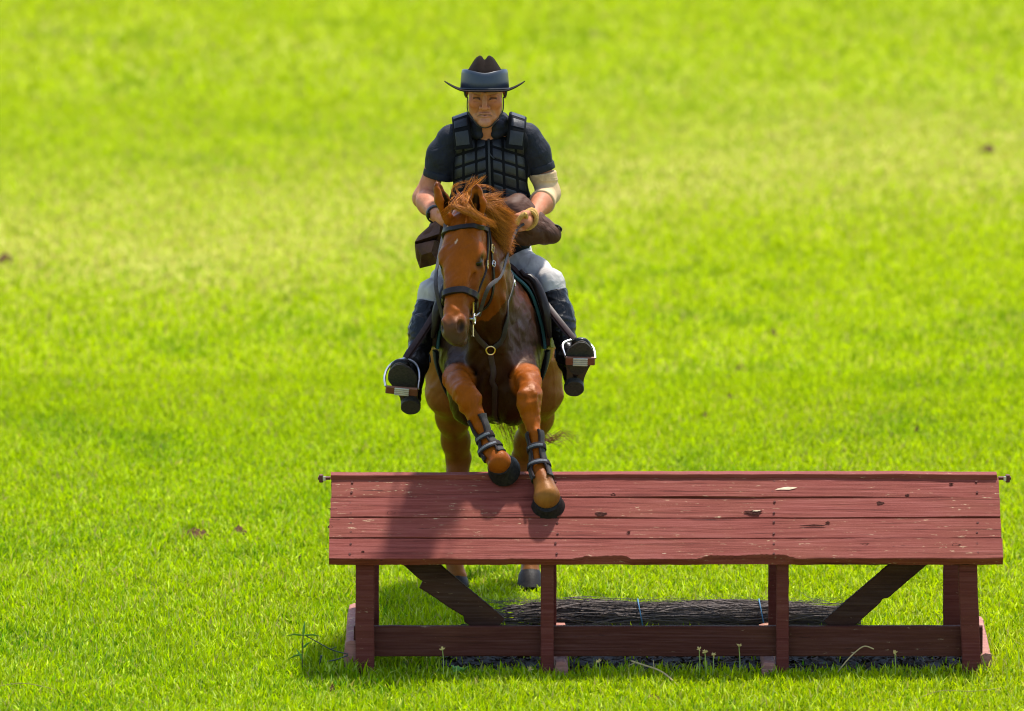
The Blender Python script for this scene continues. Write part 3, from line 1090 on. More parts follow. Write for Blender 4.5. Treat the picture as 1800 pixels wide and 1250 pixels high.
def seg_d(pts):
    d = np.full(len(P), 9.0)
    for i in range(len(pts) - 1):
        a, b = at(*pts[i][:3]), at(*pts[i + 1][:3]); ab = b - a
        t = np.clip((P - a) @ ab / ab.dot(ab), 0, 1)
        d = np.minimum(d, np.linalg.norm(P - a - t[:, None] * ab, axis=1))
    return d
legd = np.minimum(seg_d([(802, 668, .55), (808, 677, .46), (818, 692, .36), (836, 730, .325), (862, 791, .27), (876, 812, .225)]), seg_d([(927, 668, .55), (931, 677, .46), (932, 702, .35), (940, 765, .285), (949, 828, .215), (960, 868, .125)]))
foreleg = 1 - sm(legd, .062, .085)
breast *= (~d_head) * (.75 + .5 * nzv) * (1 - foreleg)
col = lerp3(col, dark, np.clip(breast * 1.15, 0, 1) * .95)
belly = sm(P[:, 1], 1.05, 1.3) * (1 - sm(P[:, 2], 1.15, 1.3))
col = lerp3(col, tan, belly * .55)
fore = foreleg
col = lerp3(col, orange, fore * sm(P[:, 2], .75, .95) * .6)
low = (foreleg > .3) & (P[:, 2] < .86)
col = lerp3(col, tan, low * (1 - sm(P[:, 2], .78, .86)) * .75)
hl = (P[:, 1] > 1.7) * (1 - sm(P[:, 2], .85, 1.05))
col = lerp3(col, np.array([.11, .030, .005]), hl * .85)
hindlow = (P[:, 1] > 1.7) & (P[:, 2] < .5)
col = lerp3(col, tan, hindlow * (1 - sm(P[:, 2], .2, .45)) * .3)
# head markings, and shadow painted round the eyes
a_, b2, c_ = loc[:, 0], loc[:, 1], loc[:, 2]
col[d_head] = lerp3(col[d_head], orange, (.50 * sm(c_[d_head], -.10, .02)))
mz = d_head * sm(a_, .47, .56) * .8
col = lerp3(col, smoky, mz)
lipm = d_head * sm(a_, .565, .60) * .6
col = lerp3(col, np.array([.05, .035, .025]), lipm)
for s in (-1, 1):
    dn = np.sqrt(((a_ - .553) / .032) ** 2 + ((b2 - s * .044) / .019) ** 2 + ((c_ + .006) / .026) ** 2)
    col = lerp3(col, black, d_head * (1 - sm(dn, .55, 1.0)))
    de = np.sqrt(((a_ - .232) / .042) ** 2 + ((b2 - s * .088) / .036) ** 2 + ((c_ + .026) / .030) ** 2)
    col = lerp3(col, black, d_head * (1 - sm(de, .45, 1.15)) * .92)  # dark skin round the eye, with socket shadow painted in
star = np.sqrt(((a_ - .165 - b2 * .3 + .0) / .015) ** 2 + ((b2 + .004 - (a_ - .165) * -.35) / .0055) ** 2) + .35 * (nzv - .5)
col = lerp3(col, np.array([.50, .34, .22]), d_head * (c_ > -.05) * (1 - sm(star, .6, 1.1)))
# ear hollows
for (bx, tx, Y0) in (((785, 378), (768, 321), .38), ((838, 380), (837, 325), .36)):
    e0, e1 = at(*bx, Y0), at(*tx, Y0)
    q = e0 * .6 + e1 * .4
    dd = np.linalg.norm(P - q, axis=1)
    g = hf.sample(P + np.array([0, -.02, 0]))
    col = lerp3(col, dark * .7, (dd < .06) * (g < .010) * (1 - sm(dd, .035, .06)))
col *= (.86 + .28 * nzv)[:, None]

def mat_coat():
    t = NT("horse_coat")
    v = t.coord('Object')
    vs_ = t.coord('Object', (1, 1, .25))
    hair = t.noise(vs_, 150, 5, .7)
    blot = t.noise(v, 14, 5, .6)
    base = t.attr()
    c = t.mix(t.ramp(hair, [(.35, .35), (.65, 0.0)]), base, t.mix(1.0, base, (.5, .42, .4), 'MULTIPLY'))
    c = t.mix(t.ramp(blot, [(.42, 0.0), (.70, .35)]), c, t.mix(1.0, base, (1.5, 1.45, 1.3), 'MULTIPLY'))
    t.set(col=c, rough=t.ramp(blot, [(.35, .36), (.7, .58)]), spec=.20, sheen=.0)
    t.b.inputs['Specular Tint'].default_value = (1.0, .50, .24, 1)
    t.b.inputs['Sheen Roughness'].default_value = .4
    vein = t.noise(v, 34, 3, .5, 1.2)
    b1 = t.bump(t.ramp(vein, [(.46, 0.0), (.5, 1.0), (.54, 0.0)]), .10, .004)
    t.bump(hair, .30, .004, b1)
    return t.m
M['coat'] = mat_coat()
horse = thing("horse", (CX, 1.2, gz(0, 1.2)), "chestnut horse leaping over the red jump with folded forelegs", "horse")
body = link("body", mesh_np("body", P, F, colors=col, mat=M['coat']), horse)
del P, F, col

# eyes
te = NT("horse_eye"); te.set(col=(.004, .003, .002), rough=.2, spec=.2); M['eye'] = te.m
for s in (-1, 1):
    mb = MB()
    mb.lathe([(.001, -.018), (.014, -.014), (.020, -.006), (.0215, 0), (.020, .007), (.014, .0145), (.004, .019)], H(.238, s * .0815, -.027), HB * s + HC * .25, n=16)
    mb.build("eye", M['eye'], horse)

# hooves
simple('hoof', (.013, .010, .008), .55, spec=.15, var=.6, nscale=90, bump=.25, bscale=120)
def hoof(c, down, toe, r=.055, h=.062):
    """c coronet centre, down along the wall, toe direction"""
    down = unit(down); toe = np.asarray(toe, float); toe = unit(toe - down * toe.dot(down))
    side = np.cross(down, toe)
    V = []; n = 28
    prof = [(.80, -.012, 0), (.93, .002, 0), (.96, .010, .004), (1.06, .6 * h, .012), (1.13, h, .018), (1.08, h + .006, .018), (.75, h + .004, .010), (.30, h - .004, 0)]
    for (q, d, sh) in prof:
        for k in range(n):
            th = 2 * PI * k / n
            cx, sx = math.cos(th), math.sin(th)
            flat = .82 if cx < -.3 else 1.0
            V.append(np.asarray(c) + down * d * (1 if cx > -.2 else .86) + toe * (cx * r * q * flat * 1.04 + sh) + side * sx * r * q)
    F = [(i * n + k, i * n + (k + 1) % n, (i + 1) * n + (k + 1) % n, (i + 1) * n + k) for i in range(len(prof) - 1) for k in range(n)]
    F.append(tuple((len(prof) - 1) * n + k for k in range(n))); F.append(tuple(range(n - 1, -1, -1)))
    mb = MB(); mb.add(V, F)
    mb.build("hoof", M['hoof'], horse, angle=35)
hoof(at(879, 816, .225), (.22, .86, -.42), (.5, -.35, -.75), .061, .040)
hoof(at(962, 881, .125), (.04, .85, -.48), (.12, -.50, -.85), .065, .046)
hoof(at(804, 1016, 2.00), (.12, -.30, -.90), (0, -1, -.3), .046, .055)
hoof(at(932, 1008, 2.00), (.0, -.30, -.90), (0, -1, -.3), .054, .075)

# ------------------------------------------------------------------ hair
def mat_hair():
    t = NT("chestnut_hair")
    base = t.attr()
    t.set(col=base, rough=.5, spec=.22)
    t.b.inputs['Anisotropic'].default_value = .4
    tr = t.node("ShaderNodeBsdfTranslucent")
    t.link(base, tr.inputs['Color'])
    mx = t.node("ShaderNodeMixShader"); mx.inputs[0].default_value = .25
    t.link(t.b.outputs[0], mx.inputs[1]); t.link(tr.outputs[0], mx.inputs[2]); t.link(mx.outputs[0], t.out.inputs['Surface'])
    return t.m
M['hair'] = mat_hair()
class Hair:
    def __init__(self, seed): self.V = []; self.F = []; self.C = []; self.r = np.random.default_rng(seed); self.nv = 0
    def strand(self, pts, w, c, seg=12):
        P = np.array(catmull(pts, max(2, seg // max(1, len(pts) - 1))))
        m = len(P)
        T = np.gradient(P, axis=0); T /= np.linalg.norm(T, axis=1)[:, None] + 1e-9
        a = np.cross(T, np.array([0.2, 1, .3])); a /= np.linalg.norm(a, axis=1)[:, None] + 1e-9
        b = np.cross(T, a)
        wd = w * np.clip(np.minimum(1.2 - np.linspace(0, 1.15, m), 1), .12, 1)[:, None]
        ring = [P + a * wd, P - a * wd * .5 + b * wd * .8, P - a * wd * .5 - b * wd * .8]
        self.V.append(np.stack(ring, 1).reshape(-1, 3))
        i = np.arange(m - 1)[:, None] * 3
        for k in range(3):
            self.F.append(np.concatenate([i + k, i + (k + 1) % 3, i + 3 + (k + 1) % 3, i + 3 + k], 1) + self.nv)
        self.C.append(np.tile(np.asarray(c), (3 * m, 1)))
        self.nv += 3 * m
    def lock(self, pts, n, spread0, spread1, w, cols, wig=.01):
        """a lock: n strands round a guide, spread in metres at root and tip"""
        r = self.r
        pts = [np.asarray(p, float) for p in pts]
        m = len(pts)
        for _ in range(n):
            o0 = r.normal(0, 1, 3) * spread0; o1 = r.normal(0, 1, 3) * spread1
            cut = r.uniform(.75, 1.0)
            q = []
            for i, p in enumerate(pts):
                f = i / (m - 1)
                q.append(p + o0 * (1 - f) + o1 * f + r.normal(0, wig, 3) * (f > 0))
            if cut < .97:
                q[-1] = q[-2] + (q[-1] - q[-2]) * cut
            k = r.random()
            c = np.asarray(cols[0]) * (1 - k) + np.asarray(cols[1]) * k
            self.strand(q, w * r.uniform(.6, 1.3), c)
    def build(self, name, parent):
        return link(name, mesh_np(name, np.concatenate(self.V), np.concatenate(self.F), colors=np.concatenate(self.C), mat=M['hair']), parent)
HC1, HC2 = (.26, .066, .005), (.70, .25, .02)
fl = Hair(1)
A = lambda *p: at(*p)
# forelock swept across the brow from the picture's left to right
for (y0, y1) in ((2, 2), (6, 7)):
    fl.lock([A(818, 352 + y0, .42), A(800, 357 + y0, .36), A(788, 364 + y0, .345), A(777, 374 + y1, .36)], 40, .008, .005, .0010, (HC1, HC2), .004)
    fl.lock([A(815, 350 + y0, .41), A(822, 360 + y0, .335), A(838, 374 + y1, .315), A(858, 384 + y1, .31), A(872, 391 + y1, .32)], 50, .009, .005, .0010, (HC1, HC2), .004)
fl.lock([A(812, 345, .42), A(800, 360, .335), A(822, 372, .315), A(850, 384, .31)], 50, .010, .006, .0013, (HC1, HC2), .004)
fl.lock([A(812, 352, .40), A(815, 360, .34), A(808, 366, .33)], 50, .02, .010, .0013, (HC1, HC2), .005)
fl.build("forelock", horse)
mn = Hair(2)
# wild tufts standing above the poll
mn.lock([A(818, 352, .48), A(826, 335, .49), A(832, 322, .48), A(838, 312, .49)], 41, .014, .008, .0012, (HC1, HC2), .004)
mn.lock([A(815, 352, .46), A(824, 338, .46), A(838, 322, .47), A(854, 308, .48)], 13, .008, .004, .0012, (HC2, HC2), .003)
mn.lock([A(822, 350, .46), A(800, 345, .45), A(795, 333, .45), A(806, 324, .46), A(830, 319, .47)], 11, .006, .005, .0012, (HC1, HC2), .003)
mn.lock([A(820, 348, .46), A(836, 329, .47), A(856, 328, .47), A(874, 338, .48)], 18, .006, .005, .0012, (HC1, HC2), .003)
mn.lock([A(812, 350, .46), A(806, 338, .45), A(803, 330, .46), A(815, 326, .46)], 9, .006, .004, .0012, (HC1, HC2), .003)
mn.lock([A(830, 360, .48), A(850, 350, .48), A(868, 345, .49), A(884, 339, .5)], 49, .016, .006, .0012, (HC1, HC2), .005)
mn.lock([A(832, 362, .48), A(852, 356, .48), A(872, 352, .49), A(886, 350, .5)], 49, .018, .008, .0012, (HC1, HC2), .005)
# main fall of the mane blown to the picture's right
for i in range(9):
    f = i / 8
    y0 = 358 + 58 * f
    mn.lock([A(850 + 18 * f, y0, .49 + .13 * f), A(870 + 10 * f, y0 + 2 + 14 * f, .48 + .13 * f), A(888 + 4 * f, y0 + 12 + 10 * f, .48 + .12 * f), A(908 - 10 * f, y0 + 24 + 4 * f, .49 + .1 * f)], 112, .012, .010, .0012, (HC1, HC2), .006)
    mn.lock([A(844 + 18 * f, y0, .47 + .13 * f), A(862 + 14 * f, y0 + 8 + 16 * f, .45 + .13 * f), A(878 + 8 * f, y0 + 26 + 8 * f, .45 + .12 * f), A(896 - 8 * f, y0 + 38 + 0 * f, .47 + .1 * f)], 70, .010, .009, .0009, ((.10, .026, .005), HC2), .006)
mn.build("mane", horse)
tl = Hair(3)
TC1, TC2 = (.10, .045, .014), (.30, .13, .04)
base_t = np.array([CX + .01, 2.33, 1.32])
for i in range(9):
    x = 878 + i * 7
    tl.lock([base_t, A(880 + 4 * i, 690, 2.42), A(x - 4 + i, 735, 2.46), A(x + 8 + i * .5, 765, 2.47), A(x + 16, 792 + 7 * (i % 3), 2.46)], 9, .02, .014, .0026, ((.06, .026, .008), TC2), .006)
tl.lock([base_t, A(900, 690, 2.42), A(918, 735, 2.44), A(935, 775, 2.44), A(950, 770, 2.42)], 10, .02, .01, .0019, (TC1, TC2), .006)
for i in range(10):
    tl.lock([base_t, A(910, 700, 2.42), A(940, 748, 2.42), A(965, 772 + i * .8, 2.40), A(985, 770 - i * 1.2, 2.40), A(1000 + 3 * i, 776 + 20 * math.sin(i * 1.7), 2.4)], 3, .02, .012, .0028, ((.12, .045, .01), (.30, .12, .03)), .006)
tl.lock([base_t, A(880, 690, 2.42), A(868, 740, 2.44), A(862, 780, 2.44)], 3, .02, .01, .0012, (TC1, TC2), .005)
tl.build("tail", horse)
# ================================================================== THE RIDER
rider = thing("person", at(862, 440, 1.32), "rider in black cowboy-style hat and padded vest on the horse", "person")
bf = Field((-.46, .60, .98), (.30, 1.52, 2.46), .0042)
# hidden trunk and legs keep the figure one piece
bf.ell(at(862, 440, 1.32), (.135, .09, .11), .04)
bf.ell(at(862, 372, 1.26), (.150, .105, .15), .05)
bf.ell(at(862, 285, 1.23), (.155, .10, .17), .05)
bf.cone(at(812, 248, 1.23), at(914, 246, 1.23), .048, .048, .05)
bf.cone(at(857, 246, 1.21), at(853, 190, 1.14), .058, .055, .03)
KL, KR = at(757, 515, 1.02), at(970, 495, 1.02)
AL, AR = at(731, 640, .86), at(1001, 630, .86)
for (hp, kn, an) in ((at(832, 455, 1.30), KL, AL), (at(896, 452, 1.30), KR, AR)):
    bf.chain([hp, kn, an], [.060, .036, .028], .04)
# arms
EL, ER = at(745, 347, 1.25), at(964, 340, 1.24)
WL, WR = at(766, 378, .96), at(934, 383, .97)
bf.chain([at(792, 245, 1.23), at(769, 290, 1.24), EL], [.046, .045, .042], .03)
bf.chain([EL, EL * .6 + WL * .4, WL], [.040, .042, .027], .03)
bf.ell(EL + np.array([-.012, .0, -.010]), (.030, .036, .030), .02)
bf.ell(EL * .72 + WL * .28 + np.array([-.006, 0, .006]), (.040, .052, .044), .02)
bf.chain([at(928, 242, 1.23), at(949, 285, 1.235), ER], [.046, .043, .040], .03)
bf.chain([ER, ER * .6 + WR * .4, WR], [.040, .043, .028], .03)
# hands: fists round the reins
def fist(w, kn, spread, fdir, curl, thumb_from, sgn):
    """w wrist, kn centre of the knuckle row, spread along the row, fdir out of the knuckles, curl direction of the finger ends"""
    bf.cone(w, kn, .026, .030, .02, unit(curl), .75)
    sp = unit(spread)
    for i, L in enumerate((.042, .046, .043, .036)):
        b_ = kn + sp * (i - 1.5) * .0195
        m1 = b_ + unit(fdir) * L * .85
        m2 = m1 + (unit(curl) * .9 + unit(fdir) * .25) * .024
        m3 = m2 + (unit(curl) * .35 - unit(fdir) * .9) * .021
        bf.chain([b_, m1, m2, m3], [.0112, .0096, .0088, .0080], .003)
    tb = w * .45 + kn * .55 - sp * .030
    t1 = kn - sp * .040 + unit(fdir) * .014
    t2 = t1 + unit(fdir) * .026 + unit(curl) * .016 + sp * .006
    bf.chain([tb, t1, t2], [.0135, .0115, .0095], .006)
fist(WR, at(923, 390, .885), (-.15, .15, -1), (-.75, -.65, -.1), (-.55, .55, -.05), None, 1)
fist(WL, at(781, 386, .885), (.15, .15, -1), (.75, -.65, -.1), (.55, .55, -.05), None, -1)
# head, bowed
HDC = at(853.5, 156, 1.10)
pit = math.radians(17)
DF = np.array([-.03, -math.cos(pit), -math.sin(pit)]); DF = unit(DF)
DU = np.array([0, -math.sin(pit), math.cos(pit)]); DU = unit(DU - DF * DU.dot(DF))
DR = np.cross(DU, DF); DR = DR if DR[0] > 0 else -DR
RR = np.stack([DR, DF, DU])
FS = 1.06
def D(r, f, u): return HDC + (DR * r + DF * f + DU * u) * FS
def dell(r, f, u, rr, rf, ru, k=.02, sub=False): FH.ell(D(r, f, u), np.array([rr, rf, ru]) * FS, k, RR, sub)
def dcone(a, b, ra, rb, k=.004, sub=False): FH.cone(D(*a), D(*b), ra, rb, k, sub=sub)
FH = Field(HDC - np.array([.125, .165, .22]), HDC + np.array([.125, .155, .16]), .0023)
FH.cone(at(857, 262, 1.22), at(853, 190, 1.14), .056, .054, .03)
dell(0, -.015, .030, .077, .095, .062, .02)
dell(0, .020, -.030, .067, .072, .080, .03)
dell(0, .040, -.080, .044, .048, .040, .03)
dell(0, .086, -.110, .021, .018, .018, .012)
dell(0, .030, -.118, .038, .05, .022, .03)
for s in (-1, 1):
    dell(s * .046, .028, -.070, .020, .040, .032, .020)        # jowl
    dell(s * .030, .062, -.094, .016, .020, .016, .012)        # lower cheek beside the chin
    dell(s * .043, .066, -.032, .024, .024, .022, .022)        # cheekbone
    dell(s * .034, .104, .004, .021, .026, .0145, .006, True)   # eye socket
    dell(s * .033, .0735, .000, .0165, .0140, .0125, .002)      # eyeball under the lid
    dell(s * .033, .0760, .0045, .0175, .0135, .0085, .0015)    # heavy upper lid
    dcone((s * .018, .090, -.013), (s * .046, .080, -.013), .0042, .0036, .003)        # bag under the eye
    dcone((s * .018, .094, -.0195), (s * .044, .085, -.021), .0020, .0018, .002, True)
    dcone((s * .054, .068, .004), (s * .064, .052, .010), .0014, .0010, .002, True)   # crow's feet
    dcone((s * .054, .068, -.002), (s * .065, .052, -.004), .0014, .0010, .002, True)
    dcone((s * .012, .099, .021), (s * .050, .084, .020), .0085, .0065, .004)          # brow
    dcone((s * .006, .104, .024), (s * .008, .104, .012), .0016, .0012, .002, True)   # frown line
    dcone((s * .020, .104, -.040), (s * .031, .092, -.066), .0032, .0030, .003, True)   # fold from nose to mouth
    dcone((s * .031, .092, -.066), (s * .034, .082, -.090), .0026, .0022, .003, True)
    dell(s * .0150, .108, -.038, .0085, .0125, .0085, .003)      # nostril wing
    dell(s * .0085, .118, -.0465, .0040, .0050, .0032, .001, True)
    dell(s * .078, -.012, -.012, .009, .022, .034, .006)       # ear
    dell(s * .088, -.004, -.008, .006, .012, .020, .004, True)
dcone((0, .096, .018), (0, .120, -.026), .0075, .0115, .006)
dell(0, .121, -.034, .0125, .0125, .0105, .003)
FH.chain([D(-.024, .087, -.072), D(-.008, .101, -.0665), D(.008, .101, -.0665), D(.024, .087, -.072)], [.0034, .0042, .0042, .0034], .003)
FH.chain([D(-.020, .086, -.082), D(0, .096, -.081), D(.020, .086, -.082)], [.0042, .0052, .0042], .004)
FH.chain([D(-.022, .087, -.094), D(0, .095, -.0935), D(.022, .087, -.094)], [.001, .001, .001], .001)
for (q0, q1) in (((-.029, .089, -.0800), (-.014, .102, -.0735)), ((-.014, .102, -.0735), (.014, .102, -.0735)), ((.014, .102, -.0735), (.029, .089, -.0800))):
    dcone(q0, q1, .0021, .0021, .0015, True)
for (q0, q1) in (((-.016, .098, -.0925), (0, .104, -.0910)), ((0, .104, -.0910), (.016, .098, -.0925))):
    dcone(q0, q1, .0028, .0028, .004, True)
dcone((-.007, .104, -.058), (-.0045, .106, -.048), .0014, .0014, .002); dcone((.007, .104, -.058), (.0045, .106, -.048), .0014, .0014, .002)
P1, F1 = bf.mesh(0)
P2, F2 = FH.mesh(1)
P = np.concatenate([P1, P2]); F = np.concatenate([F1, F2 + len(P1)])
loc = (P - HDC) @ RR.T / FS
r_, f_, u_ = loc[:, 0], loc[:, 1], loc[:, 2]
hd = (np.abs(r_) < .1) & (u_ > -.14) & (f_ > -.13) & (f_ < .14)
skin = np.array([.41, .175, .085]); red = np.array([.40, .105, .045]); pale = np.array([.52, .29, .19])
nz = vnoise(P[:, 0] * 1.3 + P[:, 1], P[:, 2] + P[:, 1] * .5, .035, 9)
col = np.tile(skin, (len(P), 1))
col = lerp3(col, red, (.10 + .30 * nz))
rd = lambda r0, f0, u0, rad: 1 - sm(np.sqrt((np.abs(r_) - r0) ** 2 + (f_ - f0) ** 2 + (u_ - u0) ** 2), rad * .3, rad)
col = lerp3(col, red, hd * rd(.042, .075, -.035, .05) * .40)
col = lerp3(col, red, hd * rd(0, .118, -.03, .022) * .5)
col = lerp3(col, np.array([.36, .11, .085]), hd * (np.abs(r_) < .025) * (f_ > .085) * (1 - sm(np.abs(u_ + .0735), .005, .010)) * .7)
mouth = hd * (f_ > .08) * (np.abs(r_) < .030) * (1 - sm(np.abs(u_ + .0735 + np.maximum(np.abs(r_) - .012, 0) * .65), .0018, .0040))
col = lerp3(col, np.array([.07, .022, .018]), mouth * .95)
slit = hd * (f_ > .06) * (1 - sm(np.abs(np.abs(r_) - .033), .0125, .0165)) * (1 - sm(np.abs(u_ + .0040 + (np.abs(r_) - .033) ** 2 * 20), .0030, .0052))
col = lerp3(col, np.array([.022, .013, .010]), slit * .95)
browm = hd * (f_ > .06) * (1 - sm(np.abs(np.abs(r_) - .032), .014, .022)) * (1 - sm(np.abs(u_ - .021), .002, .006))
col = lerp3(col, np.array([.17, .11, .075]), browm * .6)
hairm = hd * (f_ < .0) * sm(u_, -.02, .01)
col = lerp3(col, np.array([.16, .13, .11]), hairm * .8)
socket_shade = hd * (f_ > .05) * rd(.032, .085, .004, .022)
col = lerp3(col, np.array([.22, .075, .045]), socket_shade * .40)  # sockets darkened in the skin colour to stand for shade
fold = hd * (f_ > .05) * (1 - sm(np.abs(np.abs(r_) - (.023 + (-.048 - u_) * .45)), .002, .006)) * (u_ < -.042) * (u_ > -.082)
col = lerp3(col, np.array([.22, .075, .045]), fold * .6)
beard = hd * (f_ > .0) * (u_ < -.055) * (nz > .5)
col = lerp3(col, np.array([.34, .20, .15]), beard * .35)
col *= (.9 + .2 * nz)[:, None]
def mat_skin():
    t = NT("skin")
    v = t.coord('Object')
    n1 = t.noise(v, 170, 4, .6)
    n2 = t.noise(v, 45, 4, .6)
    base = t.attr()
    c = t.mix(t.ramp(n2, [(.40, 0.0), (.65, .5)]), base, t.mix(1.0, base, (.78, .60, .52), 'MULTIPLY'))
    t.set(col=c, rough=.6, spec=.25)
    t.b.inputs['Subsurface Weight'].default_value = .06
    t.b.inputs['Subsurface Radius'].default_value = (.012, .005, .003)
    b0 = t.bump(n2, .25, .006)
    t.bump(n1, .3, .002, b0)
    return t.m
M['skin'] = mat_skin()
link("body", mesh_np("body", P, F, colors=col, mat=M['skin']), rider)

# ------------------------------------------------------------------ clothes
def cloth_mat(name, col, rough, folds=18, fstr=.35, weave=900, spec=.3, var=.2, sheen=0.0):
    t = NT(name)
    v = t.coord('Object', (1, 1, .6))
    fo = t.noise(v, folds, 3, .5, .8)
    we = t.noise(v, weave, 2, .5)
    t.set(col=t.ramp(fo, [(.3, tuple(c * (1 - var) for c in col)), (.7, tuple(c * (1 + var) for c in col))]), rough=rough, spec=spec, sheen=sheen)
    b1 = t.bump(fo, fstr, .02)
    t.bump(we, .12, .002, b1)
    M[name] = t.m
cloth_mat('shirt', (.0055, .0065, .012), .75, 22, .45)
cloth_mat('vest', (.004, .004, .005), .8, 30, .12, spec=.1)
cloth_mat('vest_pad', (.012, .012, .0145), .5, 60, .10, weave=420, spec=.32)
cloth_mat('breeches', (.38, .345, .31), .8, 16, .5)
cloth_mat('boot_leather', (.0055, .005, .0045), .33, 15, .8, weave=300, spec=.22)
cloth_mat('bandage', (.46, .31, .165), .9, 20, .25, weave=700)
cloth_mat('felt', (.011, .0065, .0045), .95, 30, .12, spec=.1)
simple('helmet_shell', (.016, .023, .033), .42, spec=.5, var=.12)
simple('rubber_sole', (.022, .018, .014), .8, var=.6, nscale=110, bump=.5, bscale=200)
simple('welt', (.040, .026, .015), .7)
simple('black_strap', (.010, .010, .010), .6)
simple('straw_wrap', (.42, .23, .045), .8, var=.35, nscale=120, bump=.6)

def cloth(name, field, mat, parent=rider, smooth=1, wr=0.0, ws=.05, ax=(1, .4, .9)):
    P, F = field.mesh(smooth)
    if wr > 0:
        g = field.grad(P); g /= np.linalg.norm(g, axis=1)[:, None] + 1e-9
        n1 = vnoise(P[:, 0] * ax[0] + P[:, 2] * ax[2], P[:, 1] * ax[1] - P[:, 2] * .4, ws, 71); n2 = vnoise(P[:, 0] * .7 - P[:, 2] * 1.2, P[:, 1] + P[:, 0] * .5, ws * .6, 72)
        P = P + g * ((.5 - np.abs(n1 - .5) * 2) * wr + (.5 - np.abs(n2 - .5) * 2) * wr * .5)[:, None]
    return link(name, mesh_np(name, P, F, mat=mat), parent)
# shirt: shoulders and short sleeves, open hems
sf = Field((-.44, 1.02, 1.72), (.24, 1.42, 2.30), .005)
sf.cone(at(808, 244, 1.23), at(918, 242, 1.23), .060, .060, .04)
sf.ell(at(862, 300, 1.23), (.160, .105, .17), .04)
HL, HRR = at(770, 306, 1.242), at(950, 294, 1.237)
sf.chain([at(792, 244, 1.23), at(776, 275, 1.235), HL + (HL - at(776, 275, 1.235)) * .8], [.058, .060, .057], .035)
sf.chain([at(928, 242, 1.23), at(942, 268, 1.235), HRR + (HRR - at(942, 268, 1.235)) * .8], [.056, .058, .055], .035)
uL = unit(HL - at(786, 243, 1.23)); uR = unit(HRR - at(934, 240, 1.23))
# hem cuts: hollow from below so the sleeve has an edge
for (h_, u__, e_) in ((HL, uL, EL), (HRR, uR, ER)):
    far = h_ + u__ * .20
    sf.ell(h_ + u__ * .105, (.105, .105, .105), .0, sub=True)
    sf.cone(h_ - u__ * .03, far, .050, .055, .004, sub=True)
# collar
cc = at(856, 220, 1.185)
ring = [cc + np.array([math.cos(th) * .074, math.sin(th) * .070 + .012, .016 - .026 * math.sin(th) * -1 * .9]) for th in np.linspace(-PI * .33, PI * 1.33, 18)]
for i in range(17):
    sf.cone(ring[i], ring[i + 1], .024, .024, .006)
    sf.cone(ring[i] + np.array([0, 0, -.03]), ring[i + 1] + np.array([0, 0, -.03]), .022, .022, .006)
shirt = cloth("shirt", sf, M['shirt'], wr=.0045, ws=.06)
for (h_, u__, w__) in ((HL, uL, .0610), (HRR, uR, .0590)):
    e1 = unit(np.cross(u__, [0, 1, 0])); e2 = np.cross(u__, e1)
    rg = [h_ + (e1 * math.cos(t) + e2 * math.sin(t)) * w__ + u__ * .003 for t in np.linspace(0, 2 * PI, 30, endpoint=False)]
    MB().ribbon(rg, [p - h_ for p in rg], .030, .003, closed=True).build("cuff", M['shirt'], shirt)
# vest
vf = Field((-.34, .98, 1.60), (.20, 1.46, 2.32), .005)
vf.ell(at(862, 292, 1.225), (.166, .130, .165), .03)
vf.ell(at(862, 365, 1.245), (.182, .140, .17), .05)
vf.ell(at(862, 420, 1.26), (.180, .135, .10), .04)
for s, px in ((-1, 812), (1, 912)):
    ca, sa = math.cos(.38), math.sin(.38) * -s
    Rp = np.array([[ca, 0, sa], [0, 1, 0], [-sa, 0, ca]])
    vf.ell(at(px - 2 * s, 250, 1.165), (.046, .034, .060), .02)
vf.ell(at(857, 205, 1.16), (.068, .16, .085), .02, sub=True)
vest = cloth("vest", vf, M['vest'])
def vest_patch(c00, c10, c11, c01, name, mat, parent, n=9, puff=.0034, edge=1.0):
    """pillowed pad: corners in photo pixels, laid on the front of the vest"""
    U = np.linspace(0, 1, n)
    pts, of = [], []
    for v in U:
        for u in U:
            p = (np.array(c00) * (1 - u) + np.array(c10) * u) * (1 - v) + (np.array(c01) * (1 - u) + np.array(c11) * u) * v
            d = FWD + (p[0] - 900) / FPX * RGT + (625 - p[1]) / FPX * UPV
            pts.append(at(p[0], p[1], .99))
            of.append((1 - abs(2 * u - 1) ** 7) * (1 - abs(2 * v - 1) ** 7))
    Q, N, ok = vf.shoot(np.array(pts), FWD, 0.0, .6)
    if not ok.all():
        return None
    Q = Q + N * (np.array(of) * puff - .0012)[:, None]
    F = [(j * n + i, j * n + i + 1, (j + 1) * n + i + 1, (j + 1) * n + i) for j in range(n - 1) for i in range(n - 1)]
    mb = MB(); mb.add(Q, F)
    return mb.build(name, mat, parent, angle=80)
def zipx(y): return 858.5 + (y - 235) * .03
colsL = [4.5, 23, 46, 64, 80]; colsR = [4.5, 25, 49, 66, 82]
for side, cols in ((-1, colsL), (1, colsR)):
    for j in range(8):
        for i in range(4):
            if (i == 3 and j < 3): continue
            y0 = 237 + j * 21.5; y1 = y0 + 21.5
            g = 1.3
            xa0, xb0 = cols[i] + g, cols[i + 1] - g
            tilt = lambda x: .30 * x
            q = []
            for (x, y) in ((xa0, y0 + g), (xb0, y0 + g), (xb0, y1 - g), (xa0, y1 - g)):
                taper = 1.0 + (y - 300) * .00035 if i < 2 else 1.0 + (y - 300) * .0006
                q.append((zipx(y) + side * x * taper, y + tilt(x) - 4))
            vest_patch(*q, "panel", M['vest_pad'], vest)
